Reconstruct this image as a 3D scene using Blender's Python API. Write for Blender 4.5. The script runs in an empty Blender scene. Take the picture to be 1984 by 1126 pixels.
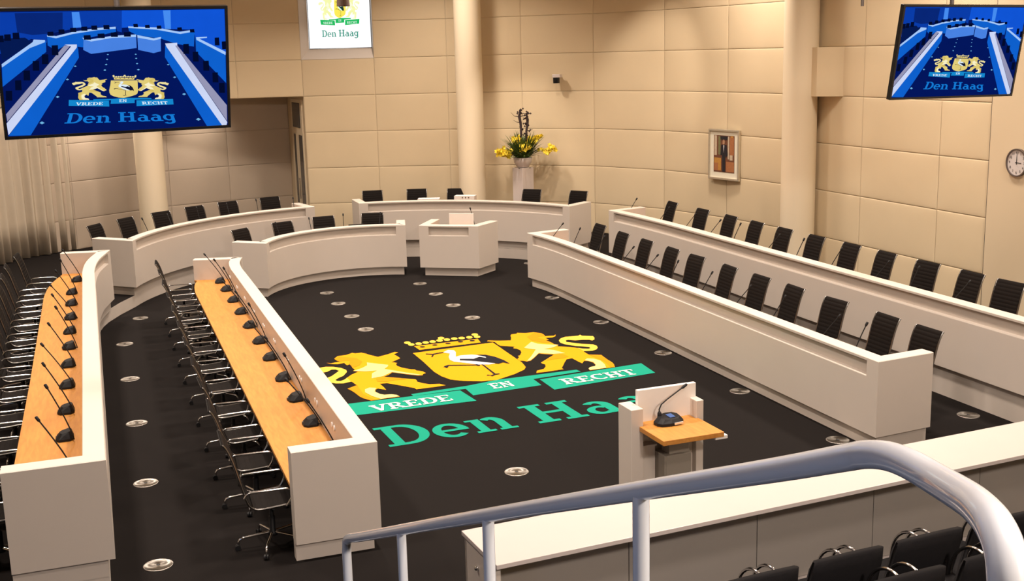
import bpy, bmesh, math, random
from math import sin, cos, pi, radians as R_, atan2, hypot, sqrt
from mathutils import Vector, Matrix, geometry
random.seed(7)
S = bpy.context.scene
COL = S.collection

# ------------------------------------------------------------------ camera
CAM_H = 5.1
YAW, PITCH, ROLL, FPX = 0.340829397, 0.200465406, -0.0255595369, 2268.36
fw = Vector((sin(YAW)*cos(PITCH), cos(YAW)*cos(PITCH), -sin(PITCH)))
rt = Vector((cos(YAW), -sin(YAW), 0)); up = rt.cross(fw)
r2 = rt*cos(ROLL) + up*sin(ROLL); u2 = -rt*sin(ROLL) + up*cos(ROLL)
cd = bpy.data.cameras.new('camera'); cam = bpy.data.objects.new('camera', cd); COL.objects.link(cam)
m3 = Matrix((r2, u2, -fw)).transposed()
cam.matrix_world = Matrix.Translation((0, 0, CAM_H)) @ m3.to_4x4()
cd.sensor_width = 36; cd.lens = FPX/1984*36; cd.clip_start = .05; cd.clip_end = 200
S.camera = cam
# ------------------------------------------------------------------ world, lights, exposure
S.view_settings.view_transform = 'Standard'; S.view_settings.look = 'None'
S.view_settings.exposure = 0.0; S.view_settings.gamma = 1.0
S.view_settings.use_curve_mapping = False
w = bpy.data.worlds.new('world'); S.world = w; w.use_nodes = True
w.node_tree.nodes['Background'].inputs[0].default_value = (1.0, .84, .74, 1)
w.node_tree.nodes['Background'].inputs[1].default_value = 0.10
def area(name, loc, size, power, col, rot=(0,0,0), sy=None, spread=None):
    l = bpy.data.lights.new(name, 'AREA'); l.energy = power; l.color = col; l.size = size
    if sy: l.shape = 'RECTANGLE'; l.size_y = sy
    if spread: l.spread = spread
    o = bpy.data.objects.new(name, l); COL.objects.link(o); o.location = loc; o.rotation_euler = rot
    return o
WARM = (1.0, .85, .73)
for ix, x in enumerate((-1.5, 3.2, 8.0, 12.6)):
    for iy, y in enumerate((11.0, 17.0, 23.0, 28.5)):
        if ix == 3 and iy == 3: continue
        area('ceiling_lamp', (x, y, 8.7), .8, 255, WARM, spread=R_(125))
area('ceiling_lamp', (2.6, 2.4, 8.7), 1.2, 330, (1.0, .85, .76))
area('rail_blue_fill', (-5.0, 2.0, 3.0), 2.4, 75, (.36, .58, 1.0), (0, -pi/2, 0), 3.0)  # added blue fill to tint the handrail underside, no window stands here
area('ceiling_lamp', (5.5, -3.0, 8.6), .9, 900, (1.0, .86, .76), (R_(38), 0, 0))
def spot(loc, tgt, power, ang, col=WARM, blend=.7, rad=.06):
    l = bpy.data.lights.new('wall_spotlight', 'SPOT'); l.energy = power; l.spot_size = R_(ang); l.spot_blend = blend; l.color = col; l.shadow_soft_size = rad
    o = bpy.data.objects.new('wall_spotlight', l); COL.objects.link(o); o.location = loc
    o.rotation_euler = (Vector(tgt)-Vector(loc)).to_track_quat('-Z', 'Y').to_euler()
spot((9.6, 26.5, 8.3), (10.9, 30.0, 2.4), 650, 34)
spot((11.4, 24.6, 8.3), (13.6, 27.4, 3.6), 550, 46)
spot((3.1, 33.9, 3.98), (2.9, 35.0, 2.5), 110, 100, (1, .85, .72), 1.0, .2)
area('alcove_fill', (.3, 32.6, 4.0), .8, 26, (1, .84, .70))  # added soft fill to lift the dark upper alcove, no fitting there

# ------------------------------------------------------------------ materials
def nt(name):
    m = bpy.data.materials.new(name); m.use_nodes = True
    return m, m.node_tree, m.node_tree.nodes['Principled BSDF']
def mat(name, col, rough=.5, metal=0., noise=0., nscale=20., bump=0., bscale=80., coat=0., spec=None, emit=None, es=1.):
    m, t, b = nt(name)
    b.inputs['Roughness'].default_value = rough; b.inputs['Metallic'].default_value = metal
    b.inputs['Base Color'].default_value = (*col, 1)
    if coat: b.inputs['Coat Weight'].default_value = coat
    if spec is not None: b.inputs['Specular IOR Level'].default_value = spec
    if emit: b.inputs['Emission Color'].default_value = (*emit, 1); b.inputs['Emission Strength'].default_value = es
    tc = t.nodes.new('ShaderNodeTexCoord')
    if noise:
        n = t.nodes.new('ShaderNodeTexNoise'); n.inputs['Scale'].default_value = nscale; n.inputs['Detail'].default_value = 4
        t.links.new(tc.outputs['Object'], n.inputs['Vector'])
        r = t.nodes.new('ShaderNodeMapRange'); r.inputs['To Min'].default_value = 1-noise; r.inputs['To Max'].default_value = 1+noise
        t.links.new(n.outputs['Fac'], r.inputs['Value'])
        mx = t.nodes.new('ShaderNodeVectorMath'); mx.operation = 'SCALE'; mx.inputs[0].default_value = col
        t.links.new(r.outputs[0], mx.inputs['Scale']); t.links.new(mx.outputs[0], b.inputs['Base Color'])
    if bump:
        n2 = t.nodes.new('ShaderNodeTexNoise'); n2.inputs['Scale'].default_value = bscale; n2.inputs['Detail'].default_value = 3
        t.links.new(tc.outputs['Object'], n2.inputs['Vector'])
        bp = t.nodes.new('ShaderNodeBump'); bp.inputs['Strength'].default_value = bump; bp.inputs['Distance'].default_value = .01
        t.links.new(n2.outputs['Fac'], bp.inputs['Height']); t.links.new(bp.outputs[0], b.inputs['Normal'])
    return m
M = {}
M['white'] = mat('white_lacquer', (.61, .545, .48), .42, noise=.02, nscale=3)
M['white2'] = mat('white_counter_laminate', (.62, .55, .515), .3, noise=.015, nscale=5)
M['grey'] = mat('grey_beige_panel', (.33, .295, .26), .5, noise=.03, nscale=4)
M['greyd'] = mat('taupe_lift_column', (.26, .23, .19), .5, noise=.03, nscale=4)
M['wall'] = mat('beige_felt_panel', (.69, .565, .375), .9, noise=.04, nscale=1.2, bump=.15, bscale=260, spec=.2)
M['wallp'] = mat('plain_beige_plaster', (.68, .56, .385), .9, noise=.03, nscale=.8, bump=.1, bscale=200, spec=.2)
M['alcove'] = mat('shaded_felt_panel', (.52, .43, .335), .9, noise=.04, nscale=1.2, bump=.15, bscale=260, spec=.2)  # wall felt with the alcove's shade put into a darker base colour
M['column'] = mat('cream_column_paint', (.77, .66, .48), .7, noise=.02, nscale=1)
M['carpet'] = mat('charcoal_carpet', (.0125, .0105, .0098), .95, noise=.45, nscale=160, bump=.5, bscale=300, spec=.06)
M['steel'] = mat('brushed_steel', (.37, .345, .31), .32, 1.0, noise=.12, nscale=9)
_t = M['steel'].node_tree; _b = _t.nodes['Principled BSDF']; _b.inputs['Anisotropic'].default_value = .85
_tg = _t.nodes.new('ShaderNodeTangent'); _tg.direction_type = 'RADIAL'; _tg.axis = 'Z'; _t.links.new(_tg.outputs[0], _b.inputs['Tangent'])
M['steel_dark'] = mat('dark_hole', (.03, .03, .03), .6)
M['chrome'] = mat('polished_chrome', (.70, .69, .68), .14, 1.0, noise=.03, nscale=30)
M['alu'] = mat('dark_polished_aluminium', (.22, .21, .20), .25, 1.0, noise=.05, nscale=30)
M['mesh'] = mat('black_ribbed_mesh', (.010, .008, .007), .8, noise=.25, nscale=60, bump=.3, bscale=400, spec=.08)
M['fabric'] = mat('black_upholstery', (.010, .009, .010), .85, noise=.2, nscale=40, bump=.3, bscale=250, spec=.2)
M['black'] = mat('black_plastic', (.012, .012, .013), .5, noise=.1, nscale=40, spec=.2)
M['bezel'] = mat('black_bezel', (.010, .010, .011), .25, noise=.05, nscale=10)
M['darkmetal'] = mat('dark_grey_metal', (.12, .10, .09), .5, .3, noise=.05, nscale=10)
M['rail'] = mat('pale_blue_grey_enamel', (.70, .74, .80), .20, noise=.02, nscale=6, coat=.5)
M['frame'] = mat('silver_frame', (.70, .66, .56), .3, .8, noise=.05, nscale=20)
M['mount'] = mat('cream_mount_board', (.80, .76, .62), .7, noise=.03, nscale=30)
M['pot'] = mat('white_glazed_bowl', (.62, .55, .515), .35, noise=.03, nscale=20)
M['leaf'] = mat('green_leaf', (.07, .12, .02), .5, noise=.4, nscale=14)
M['petal'] = mat('yellow_petal', (.85, .66, .04), .55, noise=.2, nscale=30)
M['twig'] = mat('dark_twig', (.035, .018, .018), .7, noise=.3, nscale=30)
M['clockface'] = mat('clock_dial', (.62, .58, .56), .5, noise=.02, nscale=10)
M['clockrim'] = mat('clock_rim', (.16, .13, .12), .35, .6, noise=.05, nscale=10)
M['led'] = mat('silver_button', (.85, .83, .80), .3, .6, noise=.05, nscale=30)
M['display'] = mat('blue_lcd_window', (.03, .06, .12), .15, noise=.05, nscale=30, emit=(.05, .15, .5), es=.6)
M['paper'] = mat('white_paper', (.72, .70, .67), .7, noise=.02, nscale=20)
M['card'] = mat('white_acrylic_board', (.80, .77, .72), .4, noise=.02, nscale=10)
M['socket'] = mat('white_socket', (.95, .93, .90), .35, noise=.02, nscale=20)
M['glassdark'] = mat('dark_door_glass', (.05, .055, .06), .08, noise=.05, nscale=3)
M['shade'] = mat('dark_lampshade', (.16, .11, .09), .7, noise=.1, nscale=12)
M['ceil'] = mat('ceiling_paint', (.75, .70, .62), .9, noise=.02, nscale=1)
# wood
def wood():
    m, t, b = nt('honey_beech_veneer'); tc = t.nodes.new('ShaderNodeTexCoord'); mp = t.nodes.new('ShaderNodeMapping')
    mp.inputs['Scale'].default_value = (9, 1.1, 9); t.links.new(tc.outputs['Object'], mp.inputs['Vector'])
    n = t.nodes.new('ShaderNodeTexNoise'); n.inputs['Scale'].default_value = 3; n.inputs['Detail'].default_value = 6; n.inputs['Distortion'].default_value = .6
    t.links.new(mp.outputs[0], n.inputs['Vector'])
    cr = t.nodes.new('ShaderNodeValToRGB'); cr.color_ramp.elements[0].position = .3; cr.color_ramp.elements[1].position = .7
    cr.color_ramp.elements[0].color = (.46, .18, .027, 1); cr.color_ramp.elements[1].color = (.57, .25, .044, 1)
    t.links.new(n.outputs['Fac'], cr.inputs[0]); t.links.new(cr.outputs[0], b.inputs['Base Color'])
    b.inputs['Roughness'].default_value = .45
    return m
M['wood'] = wood()
# curtain
M['curtain'] = mat('beige_curtain_cloth', (.56, .48, .37), .9, noise=.06, nscale=5, bump=.3, bscale=300, spec=.1)
EM = {}
def flat(key, col):   # coloured flat surface (carpet inlay)
    M[key] = mat('inlay_'+key, col, .9, noise=.10, nscale=90, bump=.3, bscale=300, spec=.1)
flat('gold', (.74, .285, .005)); flat('amber', (.70, .225, .004)); flat('pale', (.78, .44, .06)); flat('cream', (.80, .57, .20))
flat('teal', (.008, .265, .175)); flat('inlay_white', (.70, .69, .63)); flat('inlay_black', (.012, .012, .018))
def emis(name, col, s):
    m = bpy.data.materials.new(name); m.use_nodes = True; t = m.node_tree; t.nodes.clear()
    o = t.nodes.new('ShaderNodeOutputMaterial'); e = t.nodes.new('ShaderNodeEmission'); e.inputs[1].default_value = s
    tc = t.nodes.new('ShaderNodeTexCoord'); n = t.nodes.new('ShaderNodeTexNoise'); n.inputs['Scale'].default_value = 6
    r = t.nodes.new('ShaderNodeMapRange'); r.inputs['To Min'].default_value = .93; r.inputs['To Max'].default_value = 1.07
    v = t.nodes.new('ShaderNodeVectorMath'); v.operation = 'SCALE'; v.inputs[0].default_value = col
    t.links.new(tc.outputs['Object'], n.inputs[0]); t.links.new(n.outputs[0], r.inputs[0]); t.links.new(r.outputs[0], v.inputs['Scale'])
    t.links.new(v.outputs[0], e.inputs[0]); t.links.new(e.outputs[0], o.inputs[0])
    return m

# ------------------------------------------------------------------ mesh helpers
class MB:
    def __init__(s): s.v = []; s.f = []; s.m = []; s.sm = []
    def add(s, vs, fs, mi=0, smooth=False):
        b = len(s.v); s.v += [tuple(v) for v in vs]
        for f in fs: s.f.append([b+i for i in f]); s.m.append(mi); s.sm.append(smooth)
    def box(s, a, b, mi=0, rot=0, org=(0, 0), bev=0):
        x0, y0, z0 = a; x1, y1, z1 = b
        P = [(x0,y0,z0),(x1,y0,z0),(x1,y1,z0),(x0,y1,z0),(x0,y0,z1),(x1,y0,z1),(x1,y1,z1),(x0,y1,z1)]
        if rot: P = [(org[0]+x*cos(rot)-y*sin(rot), org[1]+x*sin(rot)+y*cos(rot), z) for x, y, z in P]
        s.add(P, [(0,3,2,1),(4,5,6,7),(0,1,5,4),(1,2,6,5),(2,3,7,6),(3,0,4,7)], mi)
    def tube(s, pts, rad, n=8, mi=0, closed=False, caps=True):
        pts = [Vector(p) for p in pts]; N = len(pts)
        rr = rad if hasattr(rad, '__len__') else [rad]*N
        rings = []; prev = None
        for i, p in enumerate(pts):
            if closed: t = pts[(i+1) % N]-pts[i-1]
            else: t = pts[min(i+1, N-1)]-pts[max(i-1, 0)]
            t.normalize()
            if prev is None:
                a = Vector((0, 0, 1)) if abs(t.z) < .9 else Vector((1, 0, 0))
                nrm = (a - t*a.dot(t)).normalized()
            else: nrm = (prev - t*prev.dot(t)).normalized()
            prev = nrm; bn = t.cross(nrm)
            rings.append([p + (nrm*cos(2*pi*k/n)+bn*sin(2*pi*k/n))*rr[i] for k in range(n)])
        V = [v for r in rings for v in r]; F = []
        L = N if closed else N-1
        for i in range(L):
            j = (i+1) % N
            for k in range(n): F.append((i*n+k, i*n+(k+1) % n, j*n+(k+1) % n, j*n+k))
        s.add(V, F, mi, True)
        if caps and not closed:
            s.add(rings[0], [tuple(range(n))[::-1]], mi); s.add(rings[-1], [tuple(range(n))], mi)
    def lathe(s, prof, n=24, mi=0, c=(0, 0, 0), smooth=True):
        V = []; F = []
        for r, z in prof:
            for k in range(n): V.append((c[0]+r*cos(2*pi*k/n), c[1]+r*sin(2*pi*k/n), c[2]+z))
        for i in range(len(prof)-1):
            for k in range(n): F.append((i*n+k, i*n+(k+1) % n, (i+1)*n+(k+1) % n, (i+1)*n+k))
        s.add(V, F, mi, smooth)
    def poly(s, pts2, fn, mi=0):
        P = [Vector((a, b, 0)) for a, b in pts2]
        tr = geometry.tessellate_polygon([P])
        out = []
        for t in tr:
            a, b, c = [pts2[i] for i in t]
            ar = (b[0]-a[0])*(c[1]-a[1])-(b[1]-a[1])*(c[0]-a[0])
            out.append(t if ar > 0 else t[::-1])
        s.add([fn(a, b) for a, b in pts2], out, mi)
    def prism(s, pts2, z0, z1, mi=0, mtop=None):
        if sum(pts2[i][0]*pts2[(i+1) % len(pts2)][1]-pts2[(i+1) % len(pts2)][0]*pts2[i][1] for i in range(len(pts2))) < 0: pts2 = pts2[::-1]
        n = len(pts2)
        s.poly(pts2, lambda a, b: (a, b, z1), mi if mtop is None else mtop)
        P = [Vector((a, b, 0)) for a, b in pts2]; b0 = len(s.v)
        tr = geometry.tessellate_polygon([P])
        out = []
        for t in tr:
            a, b, c = [pts2[i] for i in t]
            ar = (b[0]-a[0])*(c[1]-a[1])-(b[1]-a[1])*(c[0]-a[0])
            out.append(t[::-1] if ar > 0 else t)
        s.add([(a, b, z0) for a, b in pts2], out, mi)
        V = [(a, b, z0) for a, b in pts2]+[(a, b, z1) for a, b in pts2]
        s.add(V, [(i, (i+1) % n, n+(i+1) % n, n+i) for i in range(n)], mi)
    def build(s, name, mats, parent=None, weld=False, bevel=0):
        me = bpy.data.meshes.new(name); me.from_pydata(s.v, [], s.f)
        if not isinstance(mats, (list, tuple)): mats = [mats]
        for m in mats: me.materials.append(m)
        me.polygons.foreach_set('material_index', s.m); me.polygons.foreach_set('use_smooth', s.sm); me.update()
        if weld:
            b = bmesh.new(); b.from_mesh(me); bmesh.ops.remove_doubles(b, verts=b.verts, dist=1e-5); b.to_mesh(me); b.free()
        o = bpy.data.objects.new(name, me); COL.objects.link(o)
        if parent is not None: o.parent = parent
        if bevel:
            md = o.modifiers.new('bevel', 'BEVEL'); md.width = bevel; md.segments = 2; md.limit_method = 'ANGLE'; md.angle_limit = R_(40)
        return o
def tag(o, label=None, cat=None, group=None, kind=None):
    if label: o['label'] = label
    if cat: o['category'] = cat
    if group: o['group'] = group
    if kind: o['kind'] = kind
    return o
def empty(name, loc=(0, 0, 0), rz=0, label=None, cat=None, group=None):
    o = bpy.data.objects.new(name, None); COL.objects.link(o); o.location = loc; o.rotation_euler = (0, 0, rz); o.empty_display_size = .1
    return tag(o, label, cat, group)
def copy_tree(o, loc, rz, label, parent=None):
    kids = CH.get(o.name) or [c for c in bpy.data.objects if c.parent == o]
    CH[o.name] = kids
    c = o.copy(); COL.objects.link(c)
    if parent is None: c.location = loc; c.rotation_euler = (0, 0, rz); c['label'] = label
    else: c.parent = parent
    for k in kids: copy_tree(k, None, None, None, c)
    return c
CH = {}
def sub(a, b): return (a[0]-b[0], a[1]-b[1])
def nrm(v): l = hypot(*v) or 1; return (v[0]/l, v[1]/l)
def offset(path, d):   # d > 0 : to the left of travel
    out = []; n = len(path)
    for i in range(n):
        ns = []
        if i > 0: t = nrm(sub(path[i], path[i-1])); ns.append((-t[1], t[0]))
        if i < n-1: t = nrm(sub(path[i+1], path[i])); ns.append((-t[1], t[0]))
        if len(ns) == 1: out.append((path[i][0]+ns[0][0]*d, path[i][1]+ns[0][1]*d))
        else:
            mx, my = ns[0][0]+ns[1][0], ns[0][1]+ns[1][1]; l = mx*mx+my*my
            k = 2/l if l > 1e-6 else 1
            out.append((path[i][0]+mx*k*d, path[i][1]+my*k*d))
    return out
def smooth_path(P, per=6):
    out = []; n = len(P)
    for i in range(n-1):
        p0, p1, p2, p3 = P[max(i-1, 0)], P[i], P[i+1], P[min(i+2, n-1)]
        for k in range(per):
            t = k/per
            out.append(tuple(.5*((2*p1[j])+(-p0[j]+p2[j])*t+(2*p0[j]-5*p1[j]+4*p2[j]-p3[j])*t*t+(-p0[j]+3*p1[j]-3*p2[j]+p3[j])*t**3) for j in (0, 1)))
    out.append(tuple(P[-1])); return out
def arc(c, r, a0, a1, n=24): return [(c[0]+r*cos(R_(a0+(a1-a0)*i/n)), c[1]+r*sin(R_(a0+(a1-a0)*i/n))) for i in range(n+1)]
def ordinal(i): return ['first','second','third','fourth','fifth','sixth','seventh','eighth','ninth','tenth','eleventh','twelfth','thirteenth'][i]
# ------------------------------------------------------------------ floor, tier, walls
m = MB(); m.box((-9, -4, -.2), (16.5, 37, 0)); tag(m.build('floor', M['carpet']), 'charcoal carpet floor of the sunken middle', kind='structure')
CC = (5.72, 23.85)
riser = [(-.2, 11.25), (-.2, 21.8), (-.19, 22.8), (-.13, 23.6), (-.07, 23.95), (.03, 24.33), (.28, 24.98)] + arc(CC, 5.43, 160.5, 24, 40) + [(11.0, 25.4), (11.22, 24.6), (11.36, 23.7), (11.46, 22.2), (11.47, 20), (11.47, 10.2)]
m = MB(); m.prism([(-9, 11.25)] + riser + [(16.4, 10.2), (16.4, 36.9), (-9, 36.9)], 0.0, .25, 0, 1)
tag(m.build('floor_tier', [M['white'], M['carpet']]), 'raised outer floor tier with white riser', kind='structure')

def wall_panels(name, cols, z0, z1, mats, zseam=1.05, gap=.0035, puff=.016, skip=None, top=None, label=None):
    """felt wall built from rows of slightly pillowed rectangular panels"""
    mb = MB(); rows = [z0]; z = zseam
    while z < z1-.02:
        if z > z0+.02: rows.append(z)
        z += 1.0
    rows.append(z1)
    K = [0, .005, .02, .07, .18, .5, .82, .93, .98, .995, 1]
    H = [0, .25, .40, .58, .80, 1, .80, .58, .40, .25, 0]
    for i in range(len(cols)-1):
        a, b = Vector((*cols[i], 0)), Vector((*cols[i+1], 0)); t = (b-a).normalized(); n = Vector((t.y, -t.x, 0))
        for j in range(len(rows)-1):
            if skip and skip(i, rows[j]+.3): continue
            L = (b-a).length; h = rows[j+1]-rows[j]
            V = []; 
            for v, hv in zip(K, H):
                for u, hu in zip(K, H):
                    V.append(a + t*(gap+u*(L-2*gap)) + Vector((0, 0, rows[j]+gap+v*(h-2*gap))) + n*(puff*min(hu, hv)))
            q = len(K); F = [(y*q+x, y*q+x+1, (y+1)*q+x+1, (y+1)*q+x) for y in range(q-1) for x in range(q-1)]
            mb.add(V, F, 0, True)
            o = n*(-.012)
            mb.add([a+o+Vector((0,0,rows[j])), b+o+Vector((0,0,rows[j])), b+o+Vector((0,0,rows[j+1])), a+o+Vector((0,0,rows[j+1]))], [(0,1,2,3)], 0)
    o = mb.build(name, mats); tag(o, label, kind='structure'); return o
main_cols = [(-6.0, 30.9), (-3.9, 32.0), (-1.9, 32.8), (.2, 33.2), (2.1, 33.35), (3.95, 33.3), (5.70, 33.0), (7.58, 32.3), (9.44, 31.5), (11.20, 30.35), (12.72, 28.95), (13.78, 26.95), (14.33, 24.75), (14.62, 22.3), (14.65, 19.96), (14.65, 17.64), (14.65, 16.33)]
ZTOP = 9.0
wall_panels('wall_back', main_cols[6:], .25, ZTOP, M['wall'], skip=lambda i, z: i == 0 and 5.05 < z < 8.05, label='curved beige felt panel wall')
wall_panels('wall_back_upper', main_cols[:7], 4.05, ZTOP, M['wall'], label='beige felt panels above the alcove')
wall_panels('wall_alcove', [(-2.7, 31.6), (-.55, 32.95), (1.21, 34.15), (2.03, 34.6), (3.75, 35.05), (5.62, 35.35)], .25, 4.06, M['alcove'], label='shade-darkened felt panels at the back of the alcove')
# soffit over the alcove
m = MB(); m.prism([(-6, 31.2), (-3.9, 32.05), (-1.9, 32.85), (.2, 33.25), (2.1, 33.4), (3.95, 33.35), (5.70, 33.05), (5.75, 35.6), (-6, 36)], 4.05, 4.2)
tag(m.build('ceiling_alcove', M['wallp']), 'soffit above the alcove', kind='structure')
# alcove side wall with a narrow glazed door
a, b = Vector((5.70, 33.02, 0)), Vector((5.62, 35.36, 0)); t = (b-a).normalized(); n = Vector((-t.y, t.x, 0))
m = MB(); P = lambda u, d, z: a + t*u + n*d + Vector((0, 0, z))
def pbox(mb, u0, u1, d0, d1, z0, z1, mi=0):
    V = [P(u0,d0,z0),P(u1,d0,z0),P(u1,d1,z0),P(u0,d1,z0),P(u0,d0,z1),P(u1,d0,z1),P(u1,d1,z1),P(u0,d1,z1)]
    mb.add(V, [(0,3,2,1),(4,5,6,7),(0,1,5,4),(1,2,6,5),(2,3,7,6),(3,0,4,7)], mi)
pbox(m, 0, 2.35, -.2, 0, .25, 4.06); tag(m.build('wall_alcove_side', M['wallp']), 'side wall of the alcove', kind='structure')
m = MB(); pbox(m, .25, 1.75, 0, .03, .25, 3.95)
dr = tag(m.build('door_1', M['column']), 'tall glazed door in the alcove side wall', kind='structure')
m = MB(); pbox(m, .5, 1.5, .03, .045, 3.15, 3.85); pbox(m, .35, .75, .03, .045, .35, 2.95); pbox(m, 1.25, 1.45, .03, .045, .35, 2.95); m.build('door_glass', M['glassdark'], dr)
m = MB(); m.tube([P(.9, .06, 1.1), P(.9, .06, 1.7)], .02, 8); m.build('door_handle', M['chrome'], dr)
# curtain
cp = [(-6.0, 29.2), (-4.0, 29.9), (-2.9, 30.9), (-2.38, 31.4), (-1.84, 32.1), (-1.45, 32.4), (-.72, 33.0)]
cps = smooth_path(cp, 40); m = MB(); nn = offset(cps, 1.0); V = []; F = []; d = 0
for i, p in enumerate(cps):
    if i: d += hypot(*sub(p, cps[i-1]))
    nx, ny = nn[i][0]-p[0], nn[i][1]-p[1]
    for j, z in enumerate((.27, 1.2, 2.4, 3.4, 4.05)):
        k = .10*sin(d*2*pi/.30+.6*sin(d*3.1)) + .04*sin(d*2*pi/.71+1)
        k *= 1-.10*j
        V.append((p[0]-nx*(.12+k), p[1]-ny*(.12+k), z))
for i in range(len(cps)-1):
    for j in range(4): F.append((i*5+j, (i+1)*5+j, (i+1)*5+j+1, i*5+j+1))
m.add(V, F, 0, True); c = m.build('curtain', M['curtain'])
sm = c.modifiers.new('thick', 'SOLIDIFY'); sm.thickness = .006
tag(c, 'long pleated beige curtain hanging in the alcove below the left wall screen', 'curtain')
# plain wall to the right of the vertical joint
m = MB(); m.box((14.60, 2, 0), (14.9, 16.31, ZTOP)); tag(m.build('wall_right', M['wallp']), 'plain beige wall with the clock', kind='structure')
m = MB(); m.box((14.62, 16.312, 0), (14.68, 16.345, ZTOP)); tag(m.build('trim_1', M['darkmetal']), 'dark vertical joint of the right wall', kind='structure')
m = MB(); m.box((-9.2, -4, 0), (-9, 37, ZTOP)); m.box((-9, -4.2, 0), (16.4, -4, ZTOP)); m.box((14.9, -4, 0), (15.1, 2, ZTOP)); tag(m.build('wall_rear', M['wallp']), 'plain walls behind the viewer', kind='structure')
m = MB(); m.box((-9, -4, ZTOP), (16.4, 37, ZTOP+.2)); tag(m.build('ceiling', M['ceil']), 'plain ceiling', kind='structure')

# columns with short beam stubs
def column(name, x, y, label, stub=None):
    m = MB(); r = .3625; m.lathe([(r, .25), (r, 4.5), (r, ZTOP)], 40, 0, (x, y, 0)); o = m.build(name, M['column']); tag(o, label, 'column')
    if stub:
        m = MB(); m.box(*stub); s = m.build('beam_stub', M['column'], o)
    return o
column('round_column', 1.42, 31.95, 'round cream column in front of the alcove, under the left screen')
column('round_column', 9.72, 30.42, 'round cream column left of the yellow flower arrangement')
column('round_column', 14.22, 21.55, 'round cream column standing against the right wall, right of the framed picture')
def stub(name, pts, z0, z1):
    m = MB(); m.prism(pts, z0, z1); return tag(m.build(name, M['wall']), 'short beam between column and wall', kind='structure')
stub('trim_2', [(14.25, 21.0), (14.7, 20.55), (14.7, 21.6), (14.25, 21.6)], 4.05, 5.05)
0 and stub('trim_3', [(9.95, 30.15), (10.35, 30.35), (10.4, 30.9), (9.9, 31.1)], 4.05, 5.05)

# ------------------------------------------------------------------ window niche with lit sign
a, b = Vector((5.70, 33.0, 0)), Vector((7.58, 32.3, 0)); T_ = (b-a).normalized(); N_ = Vector((T_.y, -T_.x, 0)); WL = (b-a).length
NP = lambda u, d, z: a + T_*u + N_*d + Vector((0, 0, z))
m = MB()
o4 = [(0, 5.05), (WL, 5.05), (WL, 8.05), (0, 8.05)]; i4 = [(.21, 5.33), (WL-.05, 5.33), (WL-.05, 7.8), (.21, 7.8)]
V = [NP(u, .012, z) for u, z in o4] + [NP(u, -.16, z) for u, z in i4]
m.add(V, [(0,1,5,4),(1,2,6,5),(2,3,7,6),(3,0,4,7)])
wn = tag(m.build('window_1', M['white']), 'splayed window niche in the curved wall', kind='structure')
m = MB(); m.box((0,0,0),(0,0,0)); m = MB()
m.tube([NP(*q) for q in ((.225, -.15, 5.34), (WL-.06, -.15, 5.34), (WL-.06, -.15, 7.79), (.225, -.15, 7.79))], .012, 6, 0, True)
m.build('window_frame', M['glassdark'], wn)

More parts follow.
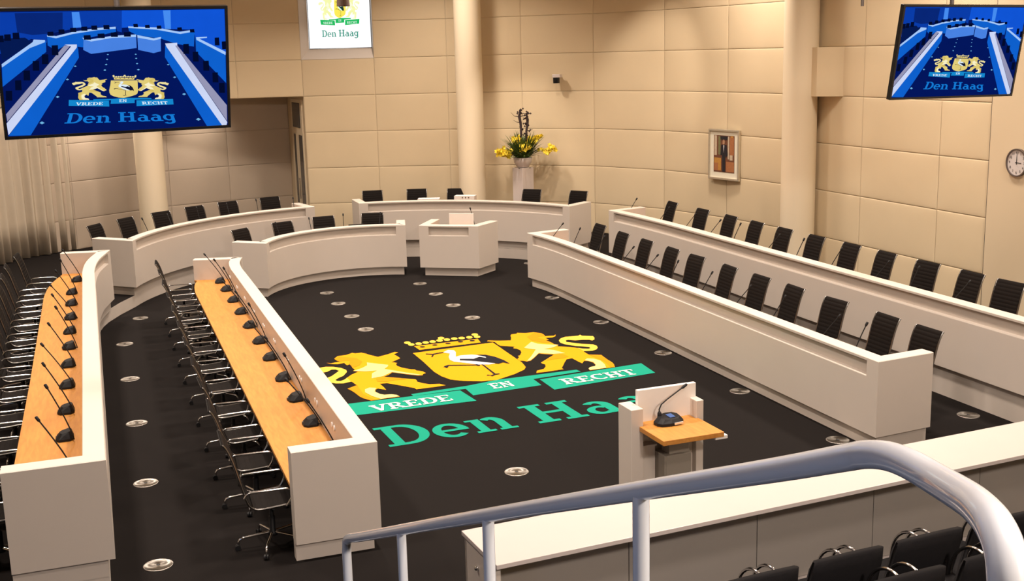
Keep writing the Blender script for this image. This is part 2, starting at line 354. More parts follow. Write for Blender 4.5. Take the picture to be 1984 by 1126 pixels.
# ------------------------------------------------------------------ lettering and emblem data
LOGO = {'lion':[('gold',[(0.834,4.764),(0.878,4.821),(1.037,4.717),(1.243,4.625),(1.338,4.838),(1.369,4.948),(1.424,5.047),(1.536,5.052),(1.569,5.113),(1.698,5.017),(1.858,5.009),(1.955,4.858),(1.945,4.702),(1.916,4.622),(1.999,4.609),(2.08,4.578),(2.146,4.658),(2.085,4.531),(1.995,4.471),(1.87,4.501),(1.872,4.424),(1.867,4.333),(1.815,4.362),(1.808,4.396),(1.816,4.219),(1.83,4.107),(1.816,4.012),(1.868,3.924),(1.807,3.837),(1.955,3.711),(2.069,3.562),(2.104,3.369),(2.054,3.281),(2.039,3.063),(2.221,2.939),(2.183,2.739),(2.161,2.427),(2.135,2.309),(2.066,2.138),(1.908,2.144),(1.611,2.138),(1.634,2.237),(1.695,2.307),(1.8,2.329),(1.846,2.409),(1.876,2.551),(1.847,2.673),(1.792,2.728),(1.693,2.594),(1.685,2.732),(1.685,2.975),(1.572,2.953),(1.464,2.795),(1.265,2.482),(1.263,2.406),(0.943,2.397),(0.779,2.408),(0.838,2.528),(0.985,2.578),(1.067,2.689),(1.118,2.818),(1.098,2.892),(1.101,2.959),(1.306,3.147),(1.517,3.34),(1.404,3.428),(1.313,3.533),(1.127,3.297),(0.995,3.149),(0.922,3.134),(0.886,3.207),(0.831,3.236),(0.844,3.364),(0.919,3.462),(0.926,3.542),(0.978,3.57),(1.079,3.743),(1.121,3.893),(1.104,4.018),(1.063,4.069),(1.098,4.139),(1.138,4.165),(1.013,4.273),(0.925,4.35),(0.925,4.489),(0.944,4.662)]),('pale',[(2.071,3.301),(2.205,3.258),(2.317,3.313),(2.392,3.419),(2.433,3.545),(2.416,3.655),(2.269,3.77),(2.182,3.889),(2.078,4.035),(2.107,4.143),(2.171,4.17),(2.268,4.069),(2.403,4.046),(2.508,3.989),(2.53,3.916),(2.601,3.97),(2.662,4.093),(2.688,4.206),(2.524,4.326),(2.531,4.418),(2.465,4.358),(2.217,4.396),(2.1,4.333),(2.002,4.199),(1.957,4.039),(1.976,3.909),(2.091,3.698),(2.194,3.613),(2.273,3.512),(2.26,3.443),(2.21,3.412),(2.126,3.473),(2.069,3.562)]),('cream',[(1.239,4.005),(1.521,4.334),(1.568,4.145),(1.696,4.016),(1.862,3.91),(1.705,3.785),(1.505,3.746),(1.631,3.621),(1.72,3.328),(1.516,3.369),(1.317,3.542),(1.137,3.319),(1.001,3.162),(0.927,3.147),(1.122,3.41),(1.37,3.789),(1.281,3.907)]),('cream',[(1.808,2.747),(1.895,2.826),(1.987,2.761),(2.031,2.602),(1.99,2.359),(1.908,2.144),(1.615,2.146),(1.634,2.237),(1.695,2.307),(1.8,2.329),(1.849,2.407),(1.886,2.572),(1.847,2.673)]),('amber',[(1.604,4.726),(1.852,4.96),(1.948,4.843),(1.938,4.693),(1.908,4.62),(1.8,4.64),(1.754,4.576),(1.806,4.422),(1.809,4.333),(1.823,4.123),(1.673,4.222),(1.571,4.449)]),('amber',[(1.308,3.146),(1.522,3.337),(1.661,3.292),(1.687,3.111),(1.569,3.036),(1.374,3.057),(1.227,3.016)]),('amber',[(2.038,3.176),(2.037,3.053),(2.215,2.931),(2.125,2.288),(2.066,2.148),(1.992,2.151),(2.075,2.526),(2.051,2.863)])],'shield':[('gold',[(-0.622,4.589),(0.898,4.638),(0.836,3.396),(0.822,3.106),(0.767,2.82),(0.683,2.685),(0.441,2.51),(0.058,2.321),(-0.191,2.355),(-0.444,2.51),(-0.603,2.689),(-0.665,2.94),(-0.685,3.249),(-0.641,3.959)])],'stork':[('white',[(-0.145,4.364),(-0.006,4.492),(0.078,4.419),(0.063,4.282),(-0.048,3.974),(0.059,4.029),(0.246,3.986),(0.385,3.856),(0.417,3.728),(0.381,3.636),(0.201,3.688),(-0.037,3.803),(-0.07,3.711),(0.154,3.566),(0.321,3.344),(0.402,3.248),(0.278,3.234),(0.114,3.32),(-0.064,3.547),(-0.183,3.69),(-0.203,3.836),(-0.155,4.031),(-0.062,4.235),(-0.094,4.28)]),('black',[(0.298,3.947),(0.456,3.864),(0.551,3.657),(0.603,3.383),(0.606,3.114),(0.538,3.256),(0.437,3.203),(0.321,3.344),(0.146,3.543),(-0.066,3.72),(-0.033,3.812),(0.178,3.7),(0.316,3.781),(0.39,3.659),(0.406,3.734),(0.329,3.886)]),('black',[(-0.133,4.381),(-0.222,4.376),(-0.338,4.352),(-0.441,4.424),(-0.451,4.384),(-0.363,4.298),(-0.423,4.172),(-0.406,4.152),(-0.332,4.292),(-0.239,4.328),(-0.142,4.334)]),('black',[(0.168,3.308),(0.191,3.264),(0.162,2.646),(0.224,2.634),(0.216,2.603),(0.143,2.597),(0.055,2.535),(0.053,2.595),(-0.008,2.617),(0.018,2.652),(0.08,2.6),(0.126,2.635)]),('black',[(0.09,3.36),(0.133,3.268),(0.113,3.232),(0.077,3.24),(0.074,3.284),(-0.345,3.472),(-0.419,3.355),(-0.429,3.381),(-0.441,3.439),(-0.479,3.397),(-0.425,3.483),(-0.346,3.525),(0.082,3.322)])],'crown':[('gold',[(-0.453,5.056),(0.704,5.021),(0.755,5.024),(0.704,4.741),(-0.45,4.747)]),('pale',[(-0.43,5.318),(-0.458,5.268),(-0.496,5.248),(-0.53,5.266),(-0.546,5.315),(-0.539,5.376),(-0.511,5.427),(-0.473,5.447),(-0.439,5.429),(-0.423,5.379)]),('pale',[(-0.407,5.153),(-0.434,5.103),(-0.472,5.084),(-0.506,5.102),(-0.522,5.15),(-0.515,5.211),(-0.487,5.26),(-0.449,5.28),(-0.416,5.262),(-0.399,5.213)]),('pale',[(-0.268,5.152),(-0.297,5.102),(-0.335,5.083),(-0.368,5.101),(-0.384,5.149),(-0.377,5.21),(-0.349,5.26),(-0.311,5.279),(-0.277,5.261),(-0.261,5.213)]),('pale',[(-0.13,5.17),(-0.159,5.12),(-0.198,5.101),(-0.231,5.119),(-0.247,5.167),(-0.239,5.228),(-0.211,5.278),(-0.172,5.298),(-0.138,5.28),(-0.122,5.231)]),('pale',[(0.005,5.178),(-0.024,5.128),(-0.063,5.108),(-0.097,5.126),(-0.112,5.175),(-0.104,5.236),(-0.075,5.286),(-0.036,5.306),(-0.002,5.288),(0.013,5.239)]),('pale',[(0.145,5.196),(0.115,5.146),(0.076,5.126),(0.042,5.144),(0.027,5.193),(0.035,5.254),(0.065,5.305),(0.104,5.325),(0.138,5.306),(0.154,5.257)]),('pale',[(0.229,5.358),(0.199,5.307),(0.16,5.287),(0.126,5.305),(0.11,5.355),(0.119,5.417),(0.149,5.468),(0.189,5.489),(0.223,5.47),(0.239,5.42)]),('pale',[(0.286,5.195),(0.256,5.145),(0.216,5.125),(0.183,5.144),(0.167,5.192),(0.176,5.254),(0.206,5.304),(0.246,5.324),(0.28,5.306),(0.295,5.257)]),('pale',[(0.429,5.2),(0.399,5.15),(0.359,5.13),(0.325,5.148),(0.31,5.197),(0.32,5.259),(0.35,5.309),(0.39,5.329),(0.424,5.311),(0.439,5.261)]),('pale',[(0.564,5.178),(0.533,5.128),(0.493,5.108),(0.459,5.126),(0.444,5.175),(0.454,5.237),(0.485,5.287),(0.525,5.308),(0.559,5.289),(0.574,5.24)]),('pale',[(0.709,5.163),(0.678,5.113),(0.637,5.093),(0.604,5.112),(0.589,5.161),(0.599,5.222),(0.63,5.273),(0.671,5.293),(0.705,5.275),(0.72,5.225)]),('pale',[(0.874,5.312),(0.841,5.261),(0.801,5.241),(0.766,5.259),(0.752,5.309),(0.763,5.372),(0.795,5.424),(0.836,5.444),(0.87,5.425),(0.885,5.375)]),('pale',[(0.848,5.133),(0.817,5.083),(0.776,5.063),(0.742,5.081),(0.728,5.13),(0.739,5.192),(0.77,5.243),(0.811,5.263),(0.845,5.244),(0.859,5.195)]),('black',[(-0.295,4.894),(-0.319,4.869),(-0.355,4.872),(-0.382,4.903),(-0.384,4.942),(-0.36,4.967),(-0.325,4.964),(-0.298,4.934)]),('black',[(-0.052,4.921),(-0.076,4.895),(-0.112,4.899),(-0.139,4.929),(-0.141,4.968),(-0.117,4.994),(-0.081,4.991),(-0.054,4.96)]),('black',[(0.198,4.92),(0.174,4.895),(0.137,4.898),(0.111,4.928),(0.109,4.968),(0.134,4.994),(0.17,4.991),(0.197,4.96)]),('black',[(0.439,4.926),(0.414,4.901),(0.377,4.904),(0.351,4.934),(0.349,4.974),(0.374,5.0),(0.411,4.997),(0.438,4.966)]),('black',[(0.657,4.902),(0.631,4.877),(0.594,4.88),(0.568,4.911),(0.567,4.951),(0.592,4.977),(0.629,4.973),(0.656,4.942)])],'middle_banner':[('teal',[(-1.417,2.189),(-0.492,2.222),(0.057,2.323),(1.433,2.282),(1.451,2.149),(0.587,2.096),(0.565,1.721),(-0.586,1.689),(-0.567,2.072),(-1.415,2.08)])],'banner':[('teal',[(0.672,2.032),(2.558,2.147),(2.477,1.53),(0.64,1.402)])]}
def ell(cx, cy, rx, ry, th, a0, a1, n=16, thy=None):
    thy = thy or th; o = [(cx+rx*cos(R_(a0+(a1-a0)*i/n)), cy+ry*sin(R_(a0+(a1-a0)*i/n))) for i in range(n+1)]
    q = [(cx+(rx-th)*cos(R_(a0+(a1-a0)*i/n)), cy+(ry-thy)*sin(R_(a0+(a1-a0)*i/n))) for i in range(n+1)]
    return [[o[i], o[i+1], q[i+1], q[i]] for i in range(n)]
def rc(x0, y0, x1, y1): return [(x0, y0), (x1, y0), (x1, y1), (x0, y1)]
def glyph(c):
    s = .10; w = .19
    if c == 'D': return [rc(0,0,.45,s), rc(0,1-s,.45,1), rc(.12,s,.12+w,1-s)] + ell(.42, .5, .45, .5, .20, -90, 90, 18, s+.01), .92
    if c == 'H': return [rc(.1,s,.29,1-s), rc(.61,s,.80,1-s), rc(.29,.45,.61,.56), rc(0,0,.39,s), rc(0,1-s,.39,1), rc(.51,0,.90,s), rc(.51,1-s,.90,1)], .95
    if c == 'e': return ell(.33, .34, .33, .36, .17, 0, 315, 22, .11) + [rc(.14,.29,.66,.385)], .70
    if c == 'n': return [rc(0,.60,.28,.68), rc(.10,0,.28,.68), rc(.02,0,.38,.085), rc(.52,.0,.70,.44), rc(.46,0,.80,.085)] + ell(.46, .42, .24, .28, .18, 0, 135, 12, .13), .84
    if c == 'a': return [rc(.38,.0,.56,.45), rc(.38,0,.66,.09)] + ell(.30, .44, .26, .26, .18, 0, 140, 12, .11) + ell(.27, .21, .25, .23, .15, 40, 320, 18, .10), .68
    if c == 'g': return [rc(.42,-.08,.60,.66), rc(.42,.58,.68,.67)] + ell(.30, .36, .30, .33, .17, 0, 360, 24, .11) + ell(.28, -.06, .32, .24, .18, -150, 0, 12, .11), .70
    if c == 'V': return [[(.05,1-s),(.26,1-s),(.50,.16),(.42,0),(.36,0)], [(.36,0),(.50,0),(.78,1-s),(.64,1-s)], rc(0,1-s,.34,1), rc(.54,1-s,.86,1)], .88
    if c == 'R': return [rc(.1,s,.1+w,1-s), rc(0,0,.40,s), rc(0,1-s,.45,1), rc(.29,.44,.45,.54)] + ell(.42,.72,.30,.28,.18,-90,90,12,.10) + [[(.34,.44),(.54,.44),(.82,s),(.62,s)], rc(.60,0,.92,s)], .92
    if c == 'E': return [rc(.1,s,.1+w,1-s), rc(0,0,.70,s), rc(0,1-s,.70,1), rc(.29,.45,.55,.55), rc(.61,s,.70,.28), rc(.61,.72,.70,1-s)], .80
    if c == 'N': return [rc(.1,s,.24,1-s), rc(0,0,.34,s), rc(0,1-s,.26,1), rc(.68,0,.82,1-s), rc(.56,1-s,.92,1), [(.10,1),(.30,1),(.82,0),(.64,0)]], .98
    if c == 'C': return ell(.45,.5,.45,.5,.19,50,310,24,.11) + [rc(.66,.70,.75,1), rc(.70,.12,.78,.28)], .86
    if c == 'T': return [rc(.30,s,.49,1), rc(.18,0,.61,s), rc(0,1-s,.79,1), rc(0,.72,.09,1-s), rc(.70,.72,.79,1-s)], .84
    return [], .42
def text_polys(s, x, y, h, wid, sl=0.0):
    """polygons of a slab-serif text run starting at x, baseline y, cap height h, total width wid"""
    adv = [glyph(c)[1] for c in s]; k = wid/(sum(adv)-.04*h); out = []; cx = 0
    for c, a_ in zip(s, adv):
        for p in glyph(c)[0]: out.append([(x+(cx+q[0])*k+sl*q[1]*h, y+q[1]*h) for q in p])
        cx += a_
    return out
def mir(P): return [(-x, y) for x, y in P][::-1]
TXT = [('inlay_white', text_polys('VREDE', -2.18, 1.565, .31, 1.26)), ('inlay_white', text_polys('EN', -.18, 1.86, .29, .38)), ('inlay_white', text_polys('RECHT', .92, 1.565, .31, 1.30))]
WORDS = [text_polys('Den', -2.42, -.05, .87, 1.87), text_polys('Haag', -.23, -.03, .86, 2.56)]
def logo_layers():
    """yields (part name, [(colour, polygons, layer)])"""
    L = LOGO; out = []
    zl = {'gold': 0, 'pale': 1, 'cream': 2, 'amber': 1, 'teal': 0, 'white': 1, 'black': 2}
    out.append(('lion', [(c, [P], zl[c]) for c, P in L['lion']]))
    out.append(('lion', [(c, [mir(P)], zl[c]) for c, P in L['lion']]))
    out.append(('shield', [(c, [P], 0) for c, P in L['shield']]))
    out.append(('stork', [('inlay_'+c, [P], zl[c]) for c, P in L['stork']]))
    out.append(('crown', [(c if c != 'black' else 'inlay_black', [P], zl[c]) for c, P in L['crown']]))
    out.append(('banner', [(c, [P], 0) for c, P in L['banner']]))
    out.append(('banner', [(c, [mir(P)], 0) for c, P in L['banner']]))
    out.append(('banner', [(c, [P], 0) for c, P in L['middle_banner']]))
    for c, ps in TXT: out.append(('banner_lettering', [(c, ps, 1)]))
    for wd in WORDS: out.append(('city_lettering', [('teal', wd, 0)]))
    return out
LO = Vector((5.80, 14.709, 0)); LU = Vector((.99894, .0461, 0)); LV = Vector((-.0461, .99894, 0))
em = empty('carpet_emblem', LO, 0, 'gold lions, stork shield and green lettering set into the charcoal carpet', 'carpet emblem')
for nm, layers in logo_layers():
    m = MB(); ms = []; pe = 0
    for c, ps, lz in layers:
        if c not in ms: ms.append(c)
        for P_ in ps:
            if sum(P_[i][0]*P_[(i+1) % len(P_)][1]-P_[(i+1) % len(P_)][0]*P_[i][1] for i in range(len(P_))) < 0: P_ = P_[::-1]
            pe += 1; m.poly(P_, lambda u, v, lz=lz, nm=nm, pe=pe: LU*u + LV*v + Vector((0, 0, .004+.00006*pe+.0025*lz+(.003 if nm in ('stork', 'banner_lettering') else 0))), ms.index(c))
    m.build(nm, [M[c] for c in ms], em)

# ------------------------------------------------------------------ desks
RIM, PB, TH = 1.2, .2, .21
FLATP = [(0,PB),(0,.955),(0,.965),(0,.975),(0,1.02),(0,1.10),(0,1.150),(0,1.162),(0,1.192),(.008,RIM),(TH-.006,RIM),(TH,1.194),(TH,PB)]
RECP  = [(0,PB),(0,.955),(.004,.962),(.080,.968),(.072,1.02),(.058,1.10),(.060,1.150),(0,1.162),(0,1.192),(.008,RIM),(TH-.006,RIM),(TH,1.194),(TH,PB)]
def ringpts(full, prof, i, z):
    return [(*OFFC(full, o)[i], z+h) for o, h in prof]
_oc = {}
def OFFC(full, o):
    k = (id(full), round(o, 5))
    if k not in _oc: _oc[k] = (full, offset(full, o))
    return _oc[k][1]
def sweep(mb, full, rings, z, mi=0):
    V = []; F = []; n = len(rings[0][1])
    for i, prof in rings: V += ringpts(full, prof, i, z)
    for r in range(len(rings)-1):
        for k in range(n):
            F.append((r*n+k, r*n+(k+1) % n, (r+1)*n+(k+1) % n, (r+1)*n+k))
    mb.add(V, F, mi)
    b = len(rings)-1
    P0 = [Vector((o, h, 0)) for o, h in rings[0][1]]
    for tr in geometry.tessellate_polygon([P0]):
        mb.add([V[i] for i in tr], [(0, 1, 2)], mi); mb.add([V[b*n+i] for i in tr], [(0, 1, 2)], mi)
def fixn(o):
    b = bmesh.new(); b.from_mesh(o.data); bmesh.ops.remove_doubles(b, verts=b.verts, dist=1e-5); bmesh.ops.recalc_face_normals(b, faces=b.faces); b.to_mesh(o.data); b.free()
    o.data.polygons.foreach_set('use_smooth', [True]*len(o.data.polygons)); o.data.set_sharp_from_angle(angle=R_(22)); return o
def desk(label, full, z, po=.07, depth=.89, seat=None, name='council_desk', top='wood', sockets=None):
    f = full[1:-1]
    # insert cut points .14 from both corners
    def cut(pl, d):
        acc = 0
        for i in range(len(pl)-1):
            l = hypot(*sub(pl[i+1], pl[i]))
            if acc+l > d:
                t = (d-acc)/l; q = (pl[i][0]+(pl[i+1][0]-pl[i][0])*t, pl[i][1]+(pl[i+1][1]-pl[i][1])*t)
                return pl[:i+1]+[q]+pl[i+1:], i+1
            acc += l
    f, ia = cut(f, .235); g, ib = cut(f[::-1], .235); f = g[::-1]; ib = len(f)-1-ib
    full = [full[0]]+f+[full[-1]]; n = len(full); ia += 1; ib += 1
    bx = full[n//2]; root = empty(name, (full[1][0], full[1][1], z), 0, label, 'desk', 'white curved council desks')
    inv = Vector(root.location)
    def fin(m, nm, mt, bevel=0):
        o = m.build(nm, mt, root); o.data.transform(Matrix.Translation(-inv)); fixn(o); return o
    m = MB(); rings = [(1, FLATP)]
    for i in range(2, n-1):
        if i == ia: rings += [(i, FLATP), (i, RECP)]
        elif i == ib: rings += [(i, RECP), (i, FLATP)]
        else: rings.append((i, RECP if ia < i < ib else FLATP))
    sweep(m, full, rings, z); fin(m, 'front_panel', M['white'])
    for a_, b_ in ((0, 1), (n-2, n-1)):
        m = MB(); sweep(m, full, [(a_, FLATP), (b_, FLATP)], z); fin(m, 'end_panel', M['white'])
    m = MB(); PP = [(po, 0), (po, PB), (po+.12, PB), (po+.12, 0)]
    sweep(m, full, [(i, PP) for i in range(n)], z); fin(m, 'plinth', M['white'])
    inner = OFFC(full, TH+.002); se = offset(full[1:-1], depth)
    se = se[1:-1] if seat is None else seat
    def side(p, a, b): return (b[0]-a[0])*(p[1]-a[1])-(b[1]-a[1])*(p[0]-a[0])
    se = [p for p in se if side(p, inner[0], inner[1]) > .02 and side(p, inner[-2], inner[-1]) > .02]
    m = MB(); m.prism([inner[0]]+inner[1:-1]+[inner[-1]]+se[::-1], z+.755, z+.79)
    fin(m, 'desktop', M[top])
    if sockets:
        for (x, y) in sockets:
            for dy in (.0, .13):
                m = MB(); nn = 12
                V = [(x-.012, y+dy+.030*cos(2*pi*k/nn), z+1.0+.030*sin(2*pi*k/nn)-dy*.0) for k in range(nn)] + [(x, y+dy+.036*cos(2*pi*k/nn), z+1.0+.036*sin(2*pi*k/nn)) for k in range(nn)]
                m.add(V, [tuple(range(nn))]+[(k, (k+1) % nn, nn+(k+1) % nn, nn+k) for k in range(nn)])
                fin(m, 'socket', M['socket'])
    return root
micY2 = [12.45, 13.50, 14.60, 15.65, 16.85, 17.95, 19.10, 20.25, 21.35, 22.45, 23.35]
L2f = [(1.62, 11.375), (2.514, 11.375)] + smooth_path([(2.514, 16), (2.514, 21.6), (2.513, 22.5), (2.56, 23.2), (2.68, 23.78)], 6) + [(1.78, 24.06)]
desk('white desk block with wood top, inner row left of the carpet emblem', L2f, 0, sockets=[(2.304, y+.15) for y in micY2[:-1]])
L1f = [(-1.05, 11.17), (-.13, 11.17)] + smooth_path([(-.13, 16), (-.13, 20.8), (-.125, 22.2), (-.04, 23.3), (.18, 24.42)], 6) + [(-.71, 24.60)]
desk('white desk block with wood top, outermost row at the far left of the photo', L1f, .25)
R1f = [(9.82, 24.13), (8.88, 23.95)] + smooth_path([(8.98, 23.3), (9.03, 22.3), (9.035, 20), (9.03, 16)], 6) + [(9.02, 11.80), (9.93, 11.89)]
desk('long white desk block to the right of the carpet emblem, inner row', R1f, 0)
R2f = [(12.13, 24.97), (11.22, 24.76)] + smooth_path([(11.31, 23.7), (11.38, 22.2), (11.39, 20), (11.39, 16)], 6) + [(11.39, 10.4), (12.3, 10.45)]
desk('long white desk block nearest the right wall, outer row', R2f, .25, po=.08)
BLf = [(-.15, 26.24)] + arc(CC, 5.32, 162.5, 96.2, 26) + [(4.93, 30.12)]
desk('curved white desk in the back row on the left, in front of the alcove', BLf, .25, po=.11)
BKf = [(6.30, 30.1)] + arc(CC, 5.36, 84.0, 22.0, 26) + [(11.48, 26.38)]
desk('curved white desk in the middle of the back row, in front of the flowers', BKf, .25, po=.09)
CFf = [(2.72, 25.88)] + arc((5.57, 24.52), 2.33, 160.0, 58.5, 22) + [(7.0, 27.36)]
desk('short curved white desk at the head of the sunken floor', CFf, 0)
CRf = [(7.60, 27.15), (7.05, 26.28), (7.65, 25.86), (8.25, 25.48), (8.92, 26.06)]
def crd():
    full = CRf; return desk('small angular white clerk desk right of the short curved desk', [full[0], full[1], full[2], full[3], full[4]], 0, po=.09, seat=[(8.2, 26.7)])
crd()

# ------------------------------------------------------------------ floor boxes
def disc(x, y, label, first=[None]):
    if first[0] is None:
        r = empty('floor_box', (x, y, .0), 0, label, 'floor box', 'round steel floor boxes')
        m = MB(); m.lathe([(.153, .0), (.153, .006), (.146, .011), (.140, .006), (.06, .009), (.022, .010)], 40); m.build('cover', M['steel'], r)
        m = MB(); m.lathe([(.022, .010), (.02, .004), (0, .004)], 16); m.build('centre_hole', M['steel_dark'], r)
        first[0] = r
    else: copy_tree(first[0], (x, y, 0), 0, label)
for i, y in enumerate((11.90, 14.46, 17.06, 19.62, 22.22)): disc(.268, y, 'round steel floor box in the left aisle, %s from the near end' % ordinal(i))
disc(.64, 24.42, 'round steel floor box at the far curved end of the left aisle')
for i, y in enumerate((21.41, 22.67, 24.01, 25.25)): disc(4.62, y, 'round steel floor box in the left file above the emblem, %s from it' % ordinal(i))
for i, y in enumerate((21.46, 22.75, 24.04, 25.33)): disc(6.77, y, 'round steel floor box in the right file above the emblem, %s from it' % ordinal(i))
for i, y in enumerate((12.41, 14.89, 17.42, 20.01, 22.54)): disc(8.92-.03, y, 'round steel floor box at the foot of inner right desk, %s from near end' % ordinal(i))
disc(4.606, 12.99, 'round steel floor box alone below the green city lettering')
disc(11.14, 12.57, 'round steel floor box between the two right desks, at the near end')
disc(9.93, 26.62, 'round steel floor box behind the far corner of the inner right desk')

# ------------------------------------------------------------------ swivel chair (faces +X, base at origin)
def prof_pts():
    P = [(.27, .495), (.25, .525), (.18, .54), (.05, .532), (-.08, .522), (-.17, .525), (-.235, .565), (-.27, .64), (-.30, .75), (-.335, .88), (-.37, 1.02), (-.41, 1.15), (-.455, 1.245), (-.475, 1.262)]
    return smooth_path(P, 5)
def ribbed(pts, hw, thick, a, b, rib=.058):
    """ribbed upholstery strip following pts[a:b]; ribs run across the width"""
    m = MB(); seg = pts[a:b]; V = []; d = 0; ys = [-hw, -hw*.93, -hw*.5, 0, hw*.5, hw*.93, hw]
    dense = []
    for i in range(len(seg)-1):
        for k in range(3): t = k/3; dense.append((seg[i][0]+(seg[i+1][0]-seg[i][0])*t, seg[i][1]+(seg[i+1][1]-seg[i][1])*t))
    dense.append(seg[-1]); up_ = []; lo = []
    off_ = offset(dense, 1.0)
    for i, p in enumerate(dense):
        if i: d += hypot(*sub(p, dense[i-1]))
        nx, nz = off_[i][0]-p[0], off_[i][1]-p[1]
        r = .0045*abs(sin(pi*d/rib))
        up_.append((p[0]-nx*(thick/2+r), p[1]-nz*(thick/2+r))); lo.append((p[0]+nx*(thick/2+r), p[1]+nz*(thick/2+r)))
    ring = up_ + lo[::-1]; n = len(ring)
    for y in ys:
        e = .75 if abs(y) > hw*.99 else 1
        for (x, z), q in zip(ring, dense+dense[::-1]): V.append((q[0]+(x-q[0])*e, y, q[1]+(z-q[1])*e))
    F = []
    for j in range(len(ys)-1):
        for k in range(n): F.append((j*n+k, j*n+(k+1) % n, (j+1)*n+(k+1) % n, (j+1)*n+k))
    m.add(V, F, 0, False)
    h = n//2
    for j in (0, len(ys)-1):
        m.add([V[j*n+k] for k in range(n)], [(k, k+1, n-2-k, n-1-k) for k in range(h-1)])
    return m
PRF = prof_pts()
chair0 = empty('swivel_chair', (0, 0, 0), 0, 'x', 'chair')
SW = .255
ribbed(PRF, SW, .020, 0, 29).build('seat', M['mesh'], chair0)
ribbed(PRF, SW, .020, 29, len(PRF)).build('backrest', M['mesh'], chair0)
for s in (-1, 1):
    m = MB(); m.tube([(x, s*(SW+.012), z) for x, z in PRF[::2]], .013, 6); m.build('side_rail', M['alu'], chair0)
    arm = smooth_path([(-.29, .67), (-.265, .71), (-.21, .727), (0, .728), (.13, .727), (.18, .712), (.195, .67), (.175, .60), (.13, .535)], 3)
    m = MB(); m.tube([(x, s*(SW+.034+.012*sin(pi*i/(len(arm)-1))), z) for i, (x, z) in enumerate(arm)], .013, 6); m.build('armrest', M['chrome'], chair0)
m = MB(); m.lathe([(.022, .48), (.022, .33), (.033, .33), (.033, .17), (.05, .16), (.05, .12), (0, .12)], 14)
m.tube([(0, -SW, .505), (0, 0, .475), (0, SW, .505)], .016, 6); m.build('column', M['black'], chair0)
m = MB(); m.tube([(.20, -SW, .525), (.20, SW, .525)], .008, 5); m.tube([(-.33, -SW, .86), (-.34, 0, .86), (-.33, SW, .86)], .009, 5); m.tube([(-.478, -SW-.012, 1.258), (-.478, SW+.012, 1.258)], .008, 5); m.build('cross_bar', M['black'], chair0)
for k in range(5):
    a_ = R_(36+72*k); c_, s_ = cos(a_), sin(a_)
    m = MB(); m.tube([(.04*c_, .04*s_, .155), (.30*c_, .30*s_, .13), (.345*c_, .345*s_, .12), (.365*c_, .365*s_, .09), (.365*c_, .365*s_, .055)], [.017, .014, .013, .012, .010], 6)
    leg = m.build('leg', M['chrome'], chair0)
    m = MB()
    for sd in (-1, 1):
        cx, cy = .375*c_-s_*.014*sd, .375*s_+c_*.014*sd
        n = 10; V = []
        for off_ in (-.009, .009):
            for q in range(n): V.append((cx-s_*off_+c_*.03*cos(2*pi*q/n), cy+c_*off_+s_*.03*cos(2*pi*q/n), .0305+.03*sin(2*pi*q/n)))
        m.add(V, [tuple(range(n))[::-1], tuple(range(n, 2*n))]+[(q, (q+1) % n, n+(q+1) % n, n+q) for q in range(n)])
    m.build('caster', M['black'], leg)
used = [False]
def chair(x, y, z, ang, label, group):
    ang += random.uniform(-.07, .07)
    if not used[0]:
        used[0] = True; chair0.location = (x, y, z); chair0.rotation_euler = (0, 0, ang); chair0['label'] = label; chair0['group'] = group; return
    c = copy_tree(chair0, (x, y, z), ang, label); c['group'] = group
# ------------------------------------------------------------------ gooseneck microphone (faces +X towards the rim)
def make_mic(tip, hx=0):
    r = empty('conference_microphone', (0, 0, 0), 0, 'x', 'microphone')
    m = MB()
    lo = [(-.085, -.05), (-.05, -.085), (.05, -.08), (.075, -.04), (.075, .045), (.04, .085), (-.06, .08), (-.09, .04)]
    V = [(x, y, 0) for x, y in lo] + [(x*1.0, y*1.0, .018) for x, y in lo] + [(x*.62+.012, y*.66, .058+.012*(x > 0)) for x, y in lo]
    n = 8; m.add(V, [(k, (k+1) % n, n+(k+1) % n, n+k) for k in range(n)]+[(n+k, n+(k+1) % n, 2*n+(k+1) % n, 2*n+k) for k in range(n)]+[tuple(range(2*n, 3*n)), tuple(range(n))[::-1]])
    o = m.build('body', M['black'], r); o.data.transform(Matrix.Diagonal((1.15, 1.42, 1.45, 1)))
    m = MB(); m.lathe([(.018, .0), (.018, .010), (0, .014)], 10, 0, (-.080, .03, .028)); m.build('speak_button', M['led'], r)
    root = (.10, -.14, .03); b_ = Vector(root); t_ = Vector(tip)
    mid = b_.lerp(t_, .3) + Vector((.025, -.01, .03))
    pts = [(.045, -.05, .035), (.08, -.09, .03), root] + [tuple((1-t)**2*b_ + 2*t*(1-t)*mid + t*t*t_) for t in (.08, .16, .3, .5, .7, .85, 1)]
    m = MB(); m.tube(pts, .0075, 6); m.build('gooseneck', M['black'], r)
    dirv = (t_-mid).normalized(); m = MB(); m.tube([t_-dirv*.01, t_+dirv*.005, t_+dirv*.05, t_+dirv*.055], [.009, .017, .017, .008], 8); m.build('microphone_head', M['black'], r)
    return r
mics = [make_mic((-.18, -.06, .60)), make_mic((-.24, .0, .56)), make_mic((-.12, -.10, .62))]
mused = [False]*3
def mic(x, y, z, ang, label, group, v=None):
    k = random.randrange(3) if v is None else v
    ang += random.uniform(-.12, .12)
    if not mused[k]:
        mused[k] = True; mics[k].location = (x, y, z); mics[k].rotation_euler = (0, 0, ang); mics[k]['label'] = label; mics[k]['group'] = group; return
    c = copy_tree(mics[k], (x, y, z), ang, label); c['group'] = group
GC = 'black ribbed swivel chairs at the council desks'; GM = 'black gooseneck microphones on the desks'
DT = .79
chY2 = [11.95, 13.20, 14.25, 15.35, 16.55, 17.70, 18.90, 20.10, 21.30, 22.45, 23.55]
